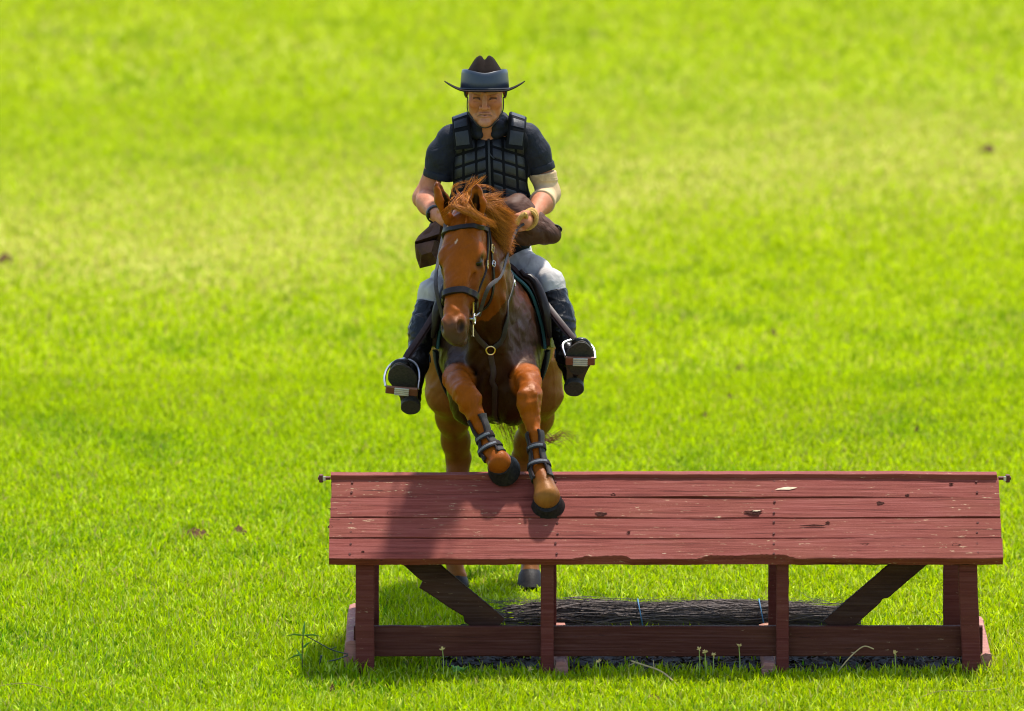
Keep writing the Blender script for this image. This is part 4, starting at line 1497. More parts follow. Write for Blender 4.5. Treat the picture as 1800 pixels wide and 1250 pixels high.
# shoulder panels
for s, px in ((-1, 811), (1, 909)):
    path = catmull([at(px - 5 * s, 262, 1.095), at(px - 2 * s, 236, 1.105), at(px, 216, 1.135), at(px + 1 * s, 206, 1.19), at(px + 1 * s, 206, 1.26), at(px - 1 * s, 222, 1.33)], 6)
    nr = []
    for i in range(len(path)):
        t_ = unit(np.array(path[min(i + 1, len(path) - 1)]) - np.array(path[max(i - 1, 0)]))
        n_ = np.cross(t_, [1.0, 0, 0]); n_ = n_ if (n_[1] < 0 or n_[2] > 0) else -n_
        n_ = n_ if n_[2] - n_[1] > 0 else -n_
        nr.append(unit(unit(n_) + np.array([s * .35, 0, 0])))
    st_ = MB().ribbon(path, nr, [.080] * len(path), .010).build("shoulder_strap", M['vest'], vest, angle=60)
    for (i0, i1) in ((2, 8), (9, 14), (15, 20)):
        pp = [np.array(path[i]) + nr[i] * .009 for i in range(i0, i1)]
        MB().ribbon(pp, nr[i0:i1], [.062] * (i1 - i0), .003).build("panel", M['vest_pad'], st_, angle=60)
zb = vf.shoot(np.array([at(zipx(y), y, .99) for y in np.linspace(238, 372, 40)]), FWD)[0]
mb = MB(); mb.ribbon(zb + np.array([0, -.003, 0]), np.tile([0, -1, 0.0], (40, 1)), .010, .004)
zp = mb.build("zip", M['black_strap'], vest)
MB().tube([zb[9] + np.array([0, -.006, 0]), zb[9] + np.array([.022, -.010, -.022])], [.004, .0025], 6).build("zip_pull", M['black_strap'], zp)
# breeches
lf = Field((-.46, .84, 1.20), (.26, 1.52, 1.84), .0055)
lf.ell(at(862, 440, 1.32), (.172, .125, .13), .04)
for hp, kn in ((at(832, 455, 1.30), KL), (at(896, 452, 1.30), KR)):
    an_ = AL if kn is KL else AR
    lf.chain([hp, kn * .62 + hp * .38, kn, kn + (an_ - kn) * .40], [.078, .058, .047, .045], .04)
cloth("breeches", lf, M['breeches'], wr=.006, ws=.07)
# boots
def boot(kn, an, heel, ball, toe, out, name_lbl):
    """tall boot with sole and heel; foot points toes-up at the camera"""
    lo = np.min([kn, an, heel, ball, toe], 0) - .11; hi = np.max([kn, an, heel, ball, toe], 0) + .11
    f = Field(lo, hi, .0048)
    sh = unit(an - kn)
    top = kn + sh * .045
    f.chain([top - sh * .05, top + sh * .10, an * .55 + kn * .45, an], [.054, .055, .053, .042], .03)
    fa = unit(toe - heel)
    fn = np.array([0, -1.0, -.9]); fn = unit(fn - fa * fn.dot(fa))
    fs = np.cross(fa, fn)
    f.cone(an, heel - fn * .028, .046, .040, .03)
    f.cone(an, ball - fn * .030, .046, .036, .035)
    f.cone(ball - fn * .022, toe - fn * .020, .056, .044, .02, fn, .55)
    f.cone(heel - fn * .020, ball - fn * .022, .034, .040, .02, fn, .7)
    f.half(ball + fn * .0, fn)
    cut_n = unit(-sh + np.array([0, -.25, 0]))
    f.half(top, cut_n)
    b_ = cloth("boot", f, M['boot_leather'], wr=.005, ws=.05, ax=(.5, .5, 1.6))
    # sole outline in the foot frame
    L = np.linalg.norm(toe - heel)
    def outline(a0, a1, sc):
        pts = []
        for k in range(36):
            th = 2 * PI * k / 36
            a = math.cos(th)
            # length coordinate -.. +, width profile of a shoe sole
            x = (a0 + a1) / 2 + (a1 - a0) / 2 * a
            f_ = (x + .045) / (L + .095)
            w = np.interp(f_, [0, .12, .3, .45, .7, .88, 1.0], [.036, .043, .038, .043, .062, .056, .036])
            pts.append((x, math.copysign(abs(math.sin(th)) ** .72, math.sin(th)) * w * sc))
        return pts
    def slab(a0, a1, z0, z1, sc, name, mat):
        mb = MB()
        o = outline(a0, a1, sc)
        n = len(o)
        V = []
        for (q, z) in ((.96, z0), (1.0, z0 + .002), (1.0, z1 - .002), (.96, z1)):
            V += [heel + fa * x * (q if abs(x) > 1e-6 else 1) + fs * y * q + fn * z for (x, y) in o]
        F = [(i * n + k, i * n + (k + 1) % n, (i + 1) * n + (k + 1) % n, (i + 1) * n + k) for i in range(3) for k in range(n)]
        F.append(tuple(range(n - 1, -1, -1))); F.append(tuple(3 * n + k for k in range(n)))
        mb.add(V, F)
        return mb.build(name, mat, b_, angle=40)
    slab(-.045, L + .050, -.004, .004, 1.05, "welt", M['welt'])
    slab(L * .34, L + .048, .003, .011, 1.0, "sole", M['rubber_sole'])
    slab(-.043, .045, .003, .030, 1.0, "heel", M['rubber_sole'])
    # spur strap
    P_, N_2 = f.project(np.array(catmull([an + fs * .05 - fn * .0, an - fn * .05 + fa * .02, an - fs * .05], 5)), .003)
    MB().ribbon(P_, N_2, .014, .003).build("strap", M['black_strap'], b_)
    return fa, fn, fs
SL = boot(KL, AL, at(722, 708, .80), at(706, 668, .705), at(704, 652, .675), -1, "l")
SR = boot(KR, AR, at(1009, 676, .80), at(1019, 634, .705), at(1021, 614, .675), 1, "r")
# elastic elbow bandage
ef = Field(np.minimum(ER, at(945, 300, 1.2)) - .16, np.maximum(ER, at(980, 370, 1.2)) + .12, .0045)
S1 = at(953, 303, 1.237)
q_ = ER * .62 + WR * .38
ef.chain([S1 - unit(ER - S1) * .05, S1, ER], [.056, .0555, .0495], .02)
ef.chain([ER, q_, q_ + unit(WR - ER) * .05], [.0495, .0525, .05], .02)
for k in range(4):
    c = S1 + (ER - S1) * (.02 + .11 * k)
    ef.ell(c, (.0605, .0605, .0075), .004)
ef.half(S1, unit(S1 - ER) + np.array([.1, 0, .25])); ef.half(q_ , unit(WR - ER))
cloth("elbow_bandage", ef, M['bandage'])
# wrist watch, straw-coloured wrap on the rein hand
wd = unit(WL - EL)
ww = WL - wd * .012
a1 = unit(np.cross(wd, [0, 0, 1])); a2 = np.cross(wd, a1)
ringp = [ww + (a1 * math.cos(t) + a2 * math.sin(t)) * .036 for t in np.linspace(0, 2 * PI, 20, endpoint=False)]
wt = MB().ribbon(ringp, [p - ww for p in ringp], .022, .004, closed=True).build("watch_strap", M['black_strap'], rider)
MB().box(ww + np.array([-.030, -.022, -.002]), .012, .026, .03, bev=.004).build("watch_case", M['eye'], wt)
kn = at(923, 390, .885)
hd_ = unit(kn - WR)
b1_ = unit(np.cross(hd_, [0, 1, .2])); b2_ = np.cross(hd_, b1_)
mb = MB()
for j in range(4):
    c = WR + hd_ * (.012 + .013 * j)
    tilt_ = hd_ * .012
    mb.tube([c + (b1_ * math.cos(t) * .040 + b2_ * math.sin(t) * .031) + tilt_ * math.sin(t * 1 + j) for t in np.linspace(0, 2 * PI, 18, endpoint=False)], .0085, 7, closed=True)
mb.tube(catmull([WR + hd_ * .03 + b1_ * .03, kn + np.array([0, -.045, .038]), kn + np.array([-.025, -.05, .018]), kn + np.array([-.035, -.045, -.005])], 5), .010, 8)
tag(mb.build("hand_wrap", M['straw_wrap'], rider), kind="stuff")

# ------------------------------------------------------------------ hat
hat_c = at(852, 158, 1.085)
HX = np.array([1.0, 0, .0]); HY = unit(np.array([0, 1.0, -.07])); HZ = unit(np.cross(HX, HY))
def hp(x, y, z): return hat_c + HX * x + HY * y + HZ * z
mb = MB()
n = 56
rings = []
for top in (0, 1):
    for (q) in ((.52, .60, .7, .8, .9, .97, 1.0) if not top else (1.0, .97, .9, .8, .7, .60, .52)):
        for k in range(n):
            th = 2 * PI * k / n
            x = .172 * q * math.cos(th); y = .185 * q * math.sin(th)
            up = .036 * max(0, (abs(x) - .088) / .084) ** 1.5 - .004 * (abs(y) / .185) ** 2
            rings.append(hp(x, y, up + (.0035 if top else -.001)))
m_ = 14
F = [(i * n + k, i * n + (k + 1) % n, (i + 1) * n + (k + 1) % n, (i + 1) * n + k) for i in range(m_ - 1) for k in range(n)]
mb.add(rings, F)
hat = mb.build("hat", M['felt'], rider, angle=60)
tag(hat, "black felt hat with wide curled brim")
mb = MB()
rings = []
prof = [(1.0, 0), (.98, .045), (.92, .070), (.80, .090), (.66, .110), (.53, .128), (.42, .139), (.30, .145), (.16, .146), (.02, .146)]
for (q, z) in prof:
    for k in range(n):
        th = 2 * PI * k / n
        x = .088 * q * math.cos(th); y = .105 * q * math.sin(th)
        s = max(0, (z - .05) / .095)
        x *= 1 - .12 * s * (.5 - .5 * math.sin(th))
        dz = -.020 * s * math.exp(-(x / .011) ** 2) - .016 * s * (y / .105)
        dz -= .010 * s * math.exp(-((abs(x) - .050) / .014) ** 2) * (y < 0)
        rings.append(hp(x, y, z + dz))
F = [(i * n + k, i * n + (k + 1) % n, (i + 1) * n + (k + 1) % n, (i + 1) * n + k) for i in range(len(prof) - 1) for k in range(n)]
mb.add(rings, F)
mb.build("crown", M['felt'], hat, angle=70)
mb = MB()
rings = []
prof = [(1.00, .002), (1.035, .006), (1.02, .035), (.99, .072), (.965, .084), (.93, .088), (.88, .084), (.86, .07)]
for (q, z) in prof:
    for k in range(n):
        th = 2 * PI * k / n
        x = .1005 * q * math.cos(th); y = .118 * q * math.sin(th)
        dip = -.014 * math.exp(-(x / .05) ** 2) * (z > .06)
        rings.append(hp(x, y, z + dip))
F = [(i * n + k, i * n + (k + 1) % n, (i + 1) * n + (k + 1) % n, (i + 1) * n + k) for i in range(len(prof) - 1) for k in range(n)]
mb.add(rings, F)
tag(mb.build("helmet_band", M['helmet_shell'], hat, angle=50), "blue-grey hard protective shell round the hat crown")
mb = MB()
mb.tube([hp(.1055 * math.cos(t), .124 * math.sin(t), .006) for t in np.linspace(0, 2 * PI, 48, endpoint=False)], .0045, 6, closed=True)
mb.build("hat_cord", M['black_strap'], hat)
# chin strap down both cheeks
CS = [D(-.083, .0, .03), D(-.083, .012, -.01), D(-.074, .030, -.06), D(-.050, .052, -.105), D(0, .068, -.135), D(.050, .052, -.105), D(.074, .030, -.06), D(.083, .012, -.01), D(.083, .0, .03)]
Pq, Nq = FH.project(np.array(catmull(CS, 6)), .004)
cs_ = MB().ribbon(Pq, Nq, .010, .003).build("chin_strap", M['black_strap'], hat)
MB().box(Pq[-3] + Nq[-3] * .006 + np.array([0, -.006, 0]), .010, .006, .018, bev=.002).build("clip", simple('yellow_clip', (.55, .50, .03), .5), cs_)
# ================================================================== TACK
def leather(name, col, rough=.4):
    t = NT(name)
    v = t.coord('Object')
    n1 = t.noise(v, 60, 4, .6); n2 = t.noise(v, 420, 3, .6)
    t.set(col=t.ramp(n1, [(.3, tuple(c * .5 for c in col)), (.7, tuple(c * .95 for c in col))]), rough=rough + .08, spec=.2)
    t.bump(n2, .15, .002)
    M[name] = t.m
leather('dark_leather', (.020, .012, .010), .32)
leather('brown_leather', (.040, .018, .014), .36)
leather('rein_leather', (.046, .034, .028), .5)
leather('strap_leather', (.022, .015, .013), .45)
simple('brass', (.60, .42, .16), .28, metal=1.0, var=.1)
simple('bright_steel', (.50, .48, .45), .36, metal=1.0, var=.1)
def strap(mb, px, width, thick=.004, off=.003, n=8, field=None, closed=False, ray=True):
    """strap laid on the horse: points are (photo x, photo y, guess depth) or world arrays"""
    pts = [at(*p) if len(p) == 3 and abs(p[0]) > 20 else np.asarray(p, float) for p in px]
    c = catmull(pts, n, closed)
    Q, N = (field or hf).project(np.array(c), off)
    mb.ribbon(Q, N, width, thick, closed)
    return Q, N
def buckle(p, nrm, up, w, h, name, parent, mat='brass', r=.0022):
    nrm = unit(nrm); up = np.asarray(up, float); up = unit(up - nrm * up.dot(nrm)); s = np.cross(nrm, up)
    pts = [p + nrm * .006 + s * w / 2 * math.copysign(abs(math.cos(t)) ** .6, math.cos(t)) + up * h / 2 * math.copysign(abs(math.sin(t)) ** .6, math.sin(t)) for t in np.linspace(0, 2 * PI, 20, endpoint=False)]
    mb = MB().tube(pts, r, 7, closed=True)
    mb.tube([p + nrm * .006 - s * w / 2, p + nrm * .007 + s * w / 2], r * .8, 6)
    return mb.build(name, M[mat], parent)

bridle = thing("bridle", H(.2, 0, 0), "dark leather bridle with brass buckles on the horse's head", "bridle")
mb = MB(); strap(mb, [H(.100, -.095, -.05), H(.100, -.06, .0), H(.100, 0, .03), H(.088, .06, .01), H(.070, .095, -.055)], .021, .009); mb.build("browband", M['dark_leather'], bridle)
mb = MB(); strap(mb, [H(.400, -.07, -.10), H(.395, -.062, -.03), H(.390, -.02, .01), H(.385, .03, .01), H(.378, .062, -.04), H(.385, .07, -.10), H(.405, .05, -.17), H(.405, 0, -.20)], .030, .010); mb.build("noseband", M['dark_leather'], bridle)
mb = MB(); Qc, Nc = strap(mb, [H(-.02, .05, -.05), H(.05, .082, -.06), H(.12, .088, -.075), H(.22, .098, -.085), H(.32, .082, -.09), H(.40, .07, -.10), H(.455, .062, -.098)], .014, .005); mb.build("cheekpiece", M['dark_leather'], bridle)
mb = MB(); strap(mb, [H(-.02, -.05, -.05), H(.05, -.082, -.06), H(.12, -.088, -.075), H(.22, -.098, -.085), H(.32, -.082, -.09), H(.40, -.07, -.10), H(.455, -.062, -.098)], .014, .005); mb.build("cheekpiece", M['dark_leather'], bridle)
mb = MB(); Qt, Nt = strap(mb, [H(-.01, .055, -.075), H(.07, .085, -.10), H(.16, .088, -.14), H(.25, .075, -.20), H(.31, .04, -.26), H(.33, 0, -.28)], .011, .004); mb.build("throatlatch", M['dark_leather'], bridle)
mb = MB(); strap(mb, [H(.05, .085, -.08), H(.0, .06, -.06), H(-.03, .0, -.05), H(.0, -.06, -.06), H(.05, -.085, -.08)], .022, .005); mb.build("headpiece", M['dark_leather'], bridle)
buckle(Qc[24], Nc[24], HA, .024, .034, "buckle", bridle)
buckle(Qt[13], Nt[13], HA, .026, .036, "buckle", bridle)
buckle(Qt[18], Nt[18], HA, .020, .024, "keeper", bridle, 'bright_steel')
for s in (-1, 1):
    bc, bn = hf.project(np.array([H(.475, s * .066, -.092)]), .010)
    bc, bn = bc[0], bn[0]
    ax = unit(HA * .9 - HC * .45); ax = unit(ax - bn * ax.dot(bn))
    mb = MB()
    mb.tube([bc - ax * .070, bc - ax * .065, bc - ax * .015, bc + ax * .015, bc + ax * .068, bc + ax * .073], [.006, .0035, .0045, .0045, .0035, .006], 8)
    bit = mb.build("bit_cheek", M['brass'], bridle)
    pv = np.cross(bn, ax)
    pv = pv if pv[2] > 0 else -pv
    mb = MB().tube([bc + bn * .006 + (ax * math.cos(t) + pv * math.sin(t)) * .022 for t in np.linspace(0, 2 * PI, 20, endpoint=False)], .0035, 8, closed=True)
    mb.build("bit_ring", M['bright_steel'], bit)
    MB().tube([bc - bn * .03 + ax * .0, bc + bn * .008], .006, 8).build("mouthpiece", M['bright_steel'], bit)
    if s > 0: BITR = bc + bn * .012
    else: BITL = bc + bn * .012
# reins: from the bit rings to both hands
RH = at(921, 394, .86)
mb = MB()
pts = catmull([BITR + np.array([.012, .0, .012]), at(858, 507, .20), at(880, 486, .34), at(890, 455, .52), at(899, 425, .72), at(910, 402, .83), RH], 8)
mb.ribbon(pts, np.tile([.45, -.75, .3], (len(pts), 1)), [.018 if i < 14 else .0115 for i in range(len(pts))], .003)
r1 = mb.build("rein", M['rein_leather'], bridle)
mb = MB()
pts = catmull([BITL + np.array([-.01, .0, .012]), at(766, 500, .30), at(772, 450, .55), at(780, 410, .75), at(783, 392, .86)], 8)
mb.ribbon(pts, np.tile([-.45, -.75, .3], (len(pts), 1)), .018, .0035)
mb.build("rein", M['rein_leather'], bridle)
for q in (.15, .75):
    mb = MB()
    p = np.array(BITR) * (1 - q) + at(858, 507, .20) * q
    mb.tube([p + (np.array([.7, 0, .7]) * math.cos(t) * .014 + np.array([0, 1, 0]) * math.sin(t) * .008) for t in np.linspace(0, 2 * PI, 14, endpoint=False)], .003, 6, closed=True)
    mb.build("rein_keeper", M['bright_steel'], r1)

# breastplate
bp = thing("breastplate", at(862, 615, .50), "dark leather breastplate with brass ring across the horse's chest", "breastplate")
rc, rn = hf.project(at(862, 614, .50)[None], .008)
rc, rn = rc[0], rn[0]
upv = unit(np.array([0, 0, 1]) - rn * rn[2]); sdv = np.cross(rn, upv)
mb = MB().tube([rc + (sdv * math.cos(t) + upv * math.sin(t)) * .0185 for t in np.linspace(0, 2 * PI, 24, endpoint=False)], .0038, 8, closed=True)
mb.build("ring", M['brass'], bp)
mb = MB(); Qb, Nb = strap(mb, [rc + sdv * np.sign(sdv[0]) * .016 + upv * .01, (885, 600, .48), (902, 580, .46), (913, 552, .50), (917, 520, .58), (914, 490, .68), (909, 465, .82), (905, 448, .95)], .024, .004); mb.build("shoulder_strap", M['strap_leather'], bp)
buckle(Qb[38], Nb[38], Qb[39] - Qb[38], .022, .026, "buckle", bp, 'bright_steel')
mb = MB(); strap(mb, [rc - sdv * np.sign(sdv[0]) * .016 + upv * .01, (842, 598, .48), (822, 580, .46), (802, 550, .50), (795, 515, .6), (808, 470, .8)], .024, .004); mb.build("shoulder_strap", M['brown_leather'], bp)
mb = MB(); Qd, Nd = strap(mb, [rc - upv * .018, (865, 640, .52), (868, 670, .58), (870, 700, .70), (872, 725, .85), (873, 736, .97)], .024, .005); mb.build("girth_strap", M['brown_leather'], bp)
buckle(Qd[22], Nd[22], (0, 0, 1), .026, .012, "buckle", bp, 'bright_steel')

# saddle
saddle = thing("saddle", (CX, 1.2, 1.5), "dark brown leather saddle under the rider with green-edged pad", "saddle")
def side_panel(y0, y1, t0, t1, off, thick, name, mat, parent, s, nu=18, nv=18, round_=.0):
    """shell patch on the flank: t angle from the spine (0) downwards"""
    pts, dirs = [], []
    for i in range(nu):
        for j in range(nv):
            u, v = i / (nu - 1), j / (nv - 1)
            ya, yb = y0(v), y1(v)
            y = ya + (yb - ya) * u
            th = t0 + (t1(u) - t0) * v
            c = np.array([CX, y, 1.27])
            d = np.array([s * math.sin(th), 0, math.cos(th)])
            pts.append(c + d * .55); dirs.append(-d)
    Q = []
    Qa, Na, ok = hf.shoot(np.array(pts), np.array(dirs), off, .6)
    Qb_ = Qa + Na * thick
    idx = lambda i, j: i * nv + j
    V = list(Qa) + list(Qb_)
    o = nu * nv
    F = []
    for i in range(nu - 1):
        for j in range(nv - 1):
            q = (idx(i, j), idx(i + 1, j), idx(i + 1, j + 1), idx(i, j + 1))
            F.append(q[::-1]); F.append(tuple(k + o for k in q))
    per = [idx(i, 0) for i in range(nu)] + [idx(nu - 1, j) for j in range(1, nv)] + [idx(i, nv - 1) for i in range(nu - 2, -1, -1)] + [idx(0, j) for j in range(nv - 2, 0, -1)]
    for a, b in zip(per, per[1:] + per[:1]):
        F.append((a, b, b + o, a + o))
    mb = MB(); mb.add(V, F)
    return mb.build(name, mat, parent, angle=50)
simple('pad_cloth', (.006, .006, .006), .9, spec=.1, var=.3, bump=.3)
simple('pad_trim', (.010, .055, .055), .7)
simple('girth_black', (.005, .005, .006), .8, spec=.1)
for s in (-1, 1):
    pad = side_panel(lambda v: .86 + .06 * v, lambda v: 1.62 - .1 * v, .08, lambda u: 1.55, .004, .016, "saddle_pad", M['pad_cloth'], saddle, s)
    flap = side_panel(lambda v: .93 - .07 * math.sin(v * PI * .8), lambda v: 1.45 - .15 * v, .10, lambda u: 1.60 - .5 * abs(u - .45) ** 2, .024, .016, "flap", M['brown_leather'], saddle, s)
    # rolled trim along the front edge of the pad
    tp = np.array([[CX + s * math.sin(t) * .5, .865 + .03 * (t / 1.75), 1.27 + math.cos(t) * .5] for t in np.linspace(.2, 1.55, 26)])
    dr = np.array([[-s * math.sin(t), 0, -math.cos(t)] for t in np.linspace(.2, 1.55, 26)])
    Q, N, ok = hf.shoot(tp, dr, .012, .6)
    MB().tube(Q, .0075, 7).build("trim", M['pad_trim'], pad)
    # knee roll on the flap
    kp = np.array([[CX + s * math.sin(t) * .5, .905 - .05 * math.sin((t - .3) / 1.2 * PI * .8), 1.27 + math.cos(t) * .5] for t in np.linspace(.35, 1.35, 16)])
    kd = np.array([[-s * math.sin(t), 0, -math.cos(t)] for t in np.linspace(.35, 1.35, 16)])
    Q, N, ok = hf.shoot(kp, kd, .046, .6)
    MB().tube(Q, [.010 + .012 * math.sin(PI * i / 15) for i in range(16)], 9).build("knee_roll", M['dark_leather'], flap)
# pommel arch and seat
mb = MB()
pts = [(CX + math.sin(t) * .105, .96 + .03 * abs(math.sin(t)), 1.50 + math.cos(t) * .115) for t in np.linspace(-1.9, 1.9, 18)]
mb.tube(pts, [.028 + .006 * math.cos(t) for t in np.linspace(-1.9, 1.9, 18)], 10)
mb.build("pommel", M['brown_leather'], saddle)
mb = MB()
nu, nv = 16, 16
V = []
for i in range(nu):
    for j in range(nv):
        u, v = i / (nu - 1), j / (nv - 1)
        y = .97 + .5 * u
        w = .11 + .06 * math.sin(u * PI * .8)
        x = (v - .5) * 2 * w
        z = 1.60 + .05 * (2 * u - 1) ** 2 - .5 * (x ** 2) / .12
        V.append((CX + x, y, z))
F = [(i * nv + j, (i + 1) * nv + j, (i + 1) * nv + j + 1, i * nv + j + 1) for i in range(nu - 1) for j in range(nv - 1)]
mb.add(V, F)
mb.build("seat", M['brown_leather'], saddle)
# girth
gp = np.array([[CX + math.sin(t) * .5, 1.0, 1.27 - math.cos(t) * .5] for t in np.linspace(-1.5, 1.5, 50)])
gd = np.array([[-math.sin(t), 0, math.cos(t)] for t in np.linspace(-1.5, 1.5, 50)])
Q, N, ok = hf.shoot(gp, gd, .006, .6)
MB().ribbon(Q, N, .10, .012).build("girth", M['girth_black'], saddle)
# stirrups
for (s, fr, arch, tl_, tr_, lt) in (
    (-1, SL, [(678, 679, .690), (676, 664, .715), (681, 648, .745), (694, 636, .765), (713, 631, .772), (730, 639, .765), (737, 656, .745), (735, 684, .690)], (678, 680, .685), (735, 685, .685), [(768, 550, .90), (742, 592, .83), (714, 633, .770)]),
    (1, SR, [(995, 629, .690), (989, 612, .720), (991, 603, .745), (1003, 598, .765), (1012, 598, .770), (1030, 601, .765), (1043, 612, .740), (1046, 630, .690)], (994, 630, .685), (1046, 631, .685), [(957, 536, .90), (982, 568, .83), (1008, 600, .772)])):
    fa, fn, fs = fr
    mb = MB()
    A_ = catmull([at(*p) for p in arch], 5)
    mb.tube(A_, [.0055] * len(A_), 9)
    iron = mb.build("stirrup_iron", M['bright_steel'], saddle)
    t0, t1 = at(*tl_), at(*tr_)
    tx = unit(t1 - t0); tn = unit(fn - tx * fn.dot(tx)); ty = np.cross(tx, tn)
    c = (t0 + t1) / 2 + tn * .014
    R = np.stack([tx, tn, ty], 1)
    MB().box(c, np.linalg.norm(t1 - t0), .012, .046, R, .004).build("tread", M['copper'] if 'copper' in M else simple('copper', (.16, .06, .038), .5, metal=.3), iron)
    tr = MB()
    for k in range(4):
        tr.box(c + tn * .008 + ty * (.0115 * (k - 1.5)), .062, .006, .009, R, .002)
    tag(tr.build("tread_grip", simple('grip', (.40, .38, .32), .5) if 'grip' not in M else M['grip'], iron), kind="stuff")
    L_ = catmull([at(*p) for p in lt], 6)
    for o_ in (0, 1):
        mb = MB()
        mb.ribbon([p + np.array([.004 * s * o_, -.006 * o_, .012 * o_]) for p in L_], np.tile([.3 * s, -.9, .2], (len(L_), 1)), .024, .003)
        mb.build("stirrup_leather", M['brown_leather'], saddle)

# leg boots on the fore legs: shell, two straps, fetlock pads
leather('boot_shell', (.050, .044, .040), .75)
leather('boot_edge', (.022, .013, .013), .75)
simple('strap_print', (.11, .11, .115), .85, spec=.15, var=.5, nscale=150)
def tendon_boot(pts, label, straps, front):
    """pts: cannon points top to bottom with radius; open in front"""
    P_ = [at(*p[:3]) for p in pts]
    root = thing("tendon_boot", P_[-1], label, "horse boot", "protective boots on the forelegs")
    ax = unit(P_[-1] - P_[0])
    fr = np.array([front[0], -1.0, front[1]]); fr = unit(fr - ax * fr.dot(ax))
    sd = np.cross(ax, fr)
    C = catmull(P_, 6)
    m = len(C)
    def shell(a0, a1, off, name, mat, prof, na=16):
        V = []
        for i in range(m):
            f = i / (m - 1)
            w0 = prof(f)
            for j in range(na):
                t = a0 + w0 + (a1 - a0 - 2 * w0) * j / (na - 1)
                d = fr * math.cos(t) + sd * math.sin(t)
                V.append(C[i] + d * .09)
        D_ = [c for c in V]
        V = np.array(V)
        cen = np.repeat(np.array(C), na, 0)
        Q, N, ok = hf.shoot(V, cen - V, off, .12)
        Qo = Q + N * .006
        F = []
        o = m * na
        for i in range(m - 1):
            for j in range(na - 1):
                q = (i * na + j, i * na + j + 1, (i + 1) * na + j + 1, (i + 1) * na + j)
                F += [q, tuple(k + o for k in q[::-1])]
        per = [j for j in range(na)] + [i * na + na - 1 for i in range(1, m)] + [(m - 1) * na + j for j in range(na - 2, -1, -1)] + [i * na for i in range(m - 2, 0, -1)]
        for a, b in zip(per, per[1:] + per[:1]): F.append((a, b, b + o, a + o))
        mb = MB(); mb.add(list(Q) + list(Qo), F)
        ob = mb.build(name, mat, root, angle=50)
        # rolled edges along both sides of the opening
        for j in (0, na - 1):
            e = np.array([Qo[i * na + j] for i in range(m)])
            MB().tube(e, .0055, 7).build("edge_binding", M['boot_edge'], ob)
        return ob
    shell(.62, 2 * PI - .62, .003, "shell", M['boot_shell'], lambda f: .10 * math.sin(f * PI * 3) + (.35 * max(0, f - .8) * 5 * 0))
    for f in straps:
        c = C[int(f * (m - 1))]
        ring = []
        for t in np.linspace(0, 2 * PI, 28, endpoint=False):
            ring.append(c + (fr * math.cos(t) + sd * math.sin(t)) * .09)
        ring = np.array(ring)
        Q, N, ok = hf.shoot(ring, c - ring, .011, .12)
        st = MB().ribbon(Q, N, .026, .004, closed=True).build("strap", M['boot_edge'], root)
        k = [i for i in range(28) if i < 5 or i > 23]
        k = k[5:] + k[:5] if False else [24, 25, 26, 27, 0, 1, 2, 3, 4]
        MB().ribbon([Q[i] + N[i] * .0042 for i in k], [N[i] for i in k], .011, .0012).build("print_band", M['strap_print'], st)
tendon_boot([(836, 736, .320, 0), (845, 754, .303, 0), (855, 777, .284, 0), (862, 791, .27, 0), (869, 803, .245, 0)], "grey and brown boot on the folded foreleg above the jump's top edge", (.42, .74), (-.15, 0))
tendon_boot([(938, 762, .287, 0), (941, 785, .262, 0), (945, 808, .238, 0), (949, 828, .215, 0), (953, 843, .175, 0)], "grey and brown boot on the reaching foreleg in front of the boards", (.30, .66), (-.02, 0))

# brown saddle roll / packed coat over the pommel
t = NT('oilcloth'); v = t.coord('Object'); n1 = t.noise(v, 9, 3, .5, 1.5); n2 = t.noise(v, 260, 3, .6)
t.set(col=t.ramp(n1, [(.3, (.050, .022, .012)), (.7, (.095, .042, .024))]), rough=.6, spec=.15)
b1 = t.bump(n1, .5, .03); t.bump(n2, .12, .002, b1); M['oilcloth'] = t.m
rf = Field((-.46, .78, 1.48), (.26, 1.20, 1.94), .0055)
rf.chain([at(902, 372, 1.02), at(925, 402, 1.0), at(958, 412, 1.0)], [.070, .066, .050], .03)
rf.cone(at(905, 358, 1.04), at(938, 390, 1.02), .035, .045, .03)
rf.cone(at(900, 418, .99), at(968, 414, .99), .035, .034, .03)
rf.cone(at(958, 398, 1.0), at(975, 412, 1.0), .026, .020, .02)
rf.cone(at(905, 372, 1.0), at(795, 390, 1.0), .055, .06, .04)
rf.chain([at(795, 388, .98), at(772, 402, .98)], [.06, .045], .02)
rf.cone(at(925, 398, .92), at(940, 426, .93), .004, .006, .012, sub=True)
rf.cone(at(952, 400, .94), at(962, 424, .95), .004, .005, .012, sub=True)
roll = thing("saddle_roll", at(862, 400, 1.0), "brown oilcloth coat rolled and slung across the saddle front", "saddle roll")
P, F = rf.mesh(1)
g_ = rf.grad(P); g_ /= np.linalg.norm(g_, axis=1)[:, None] + 1e-9
q1 = vnoise(P[:, 0] + P[:, 2] * .8, P[:, 1] - P[:, 2] * .3, .085, 41); q2 = vnoise(P[:, 0] * 1.2 - P[:, 2], P[:, 1] + P[:, 2], .045, 42)
P = P + g_ * ((np.abs(q1 - .5) * 2 - .4) * .022 + (np.abs(q2 - .5) - .2) * .006)[:, None]
link("roll", mesh_np("roll", P, F, mat=M['oilcloth']), roll)
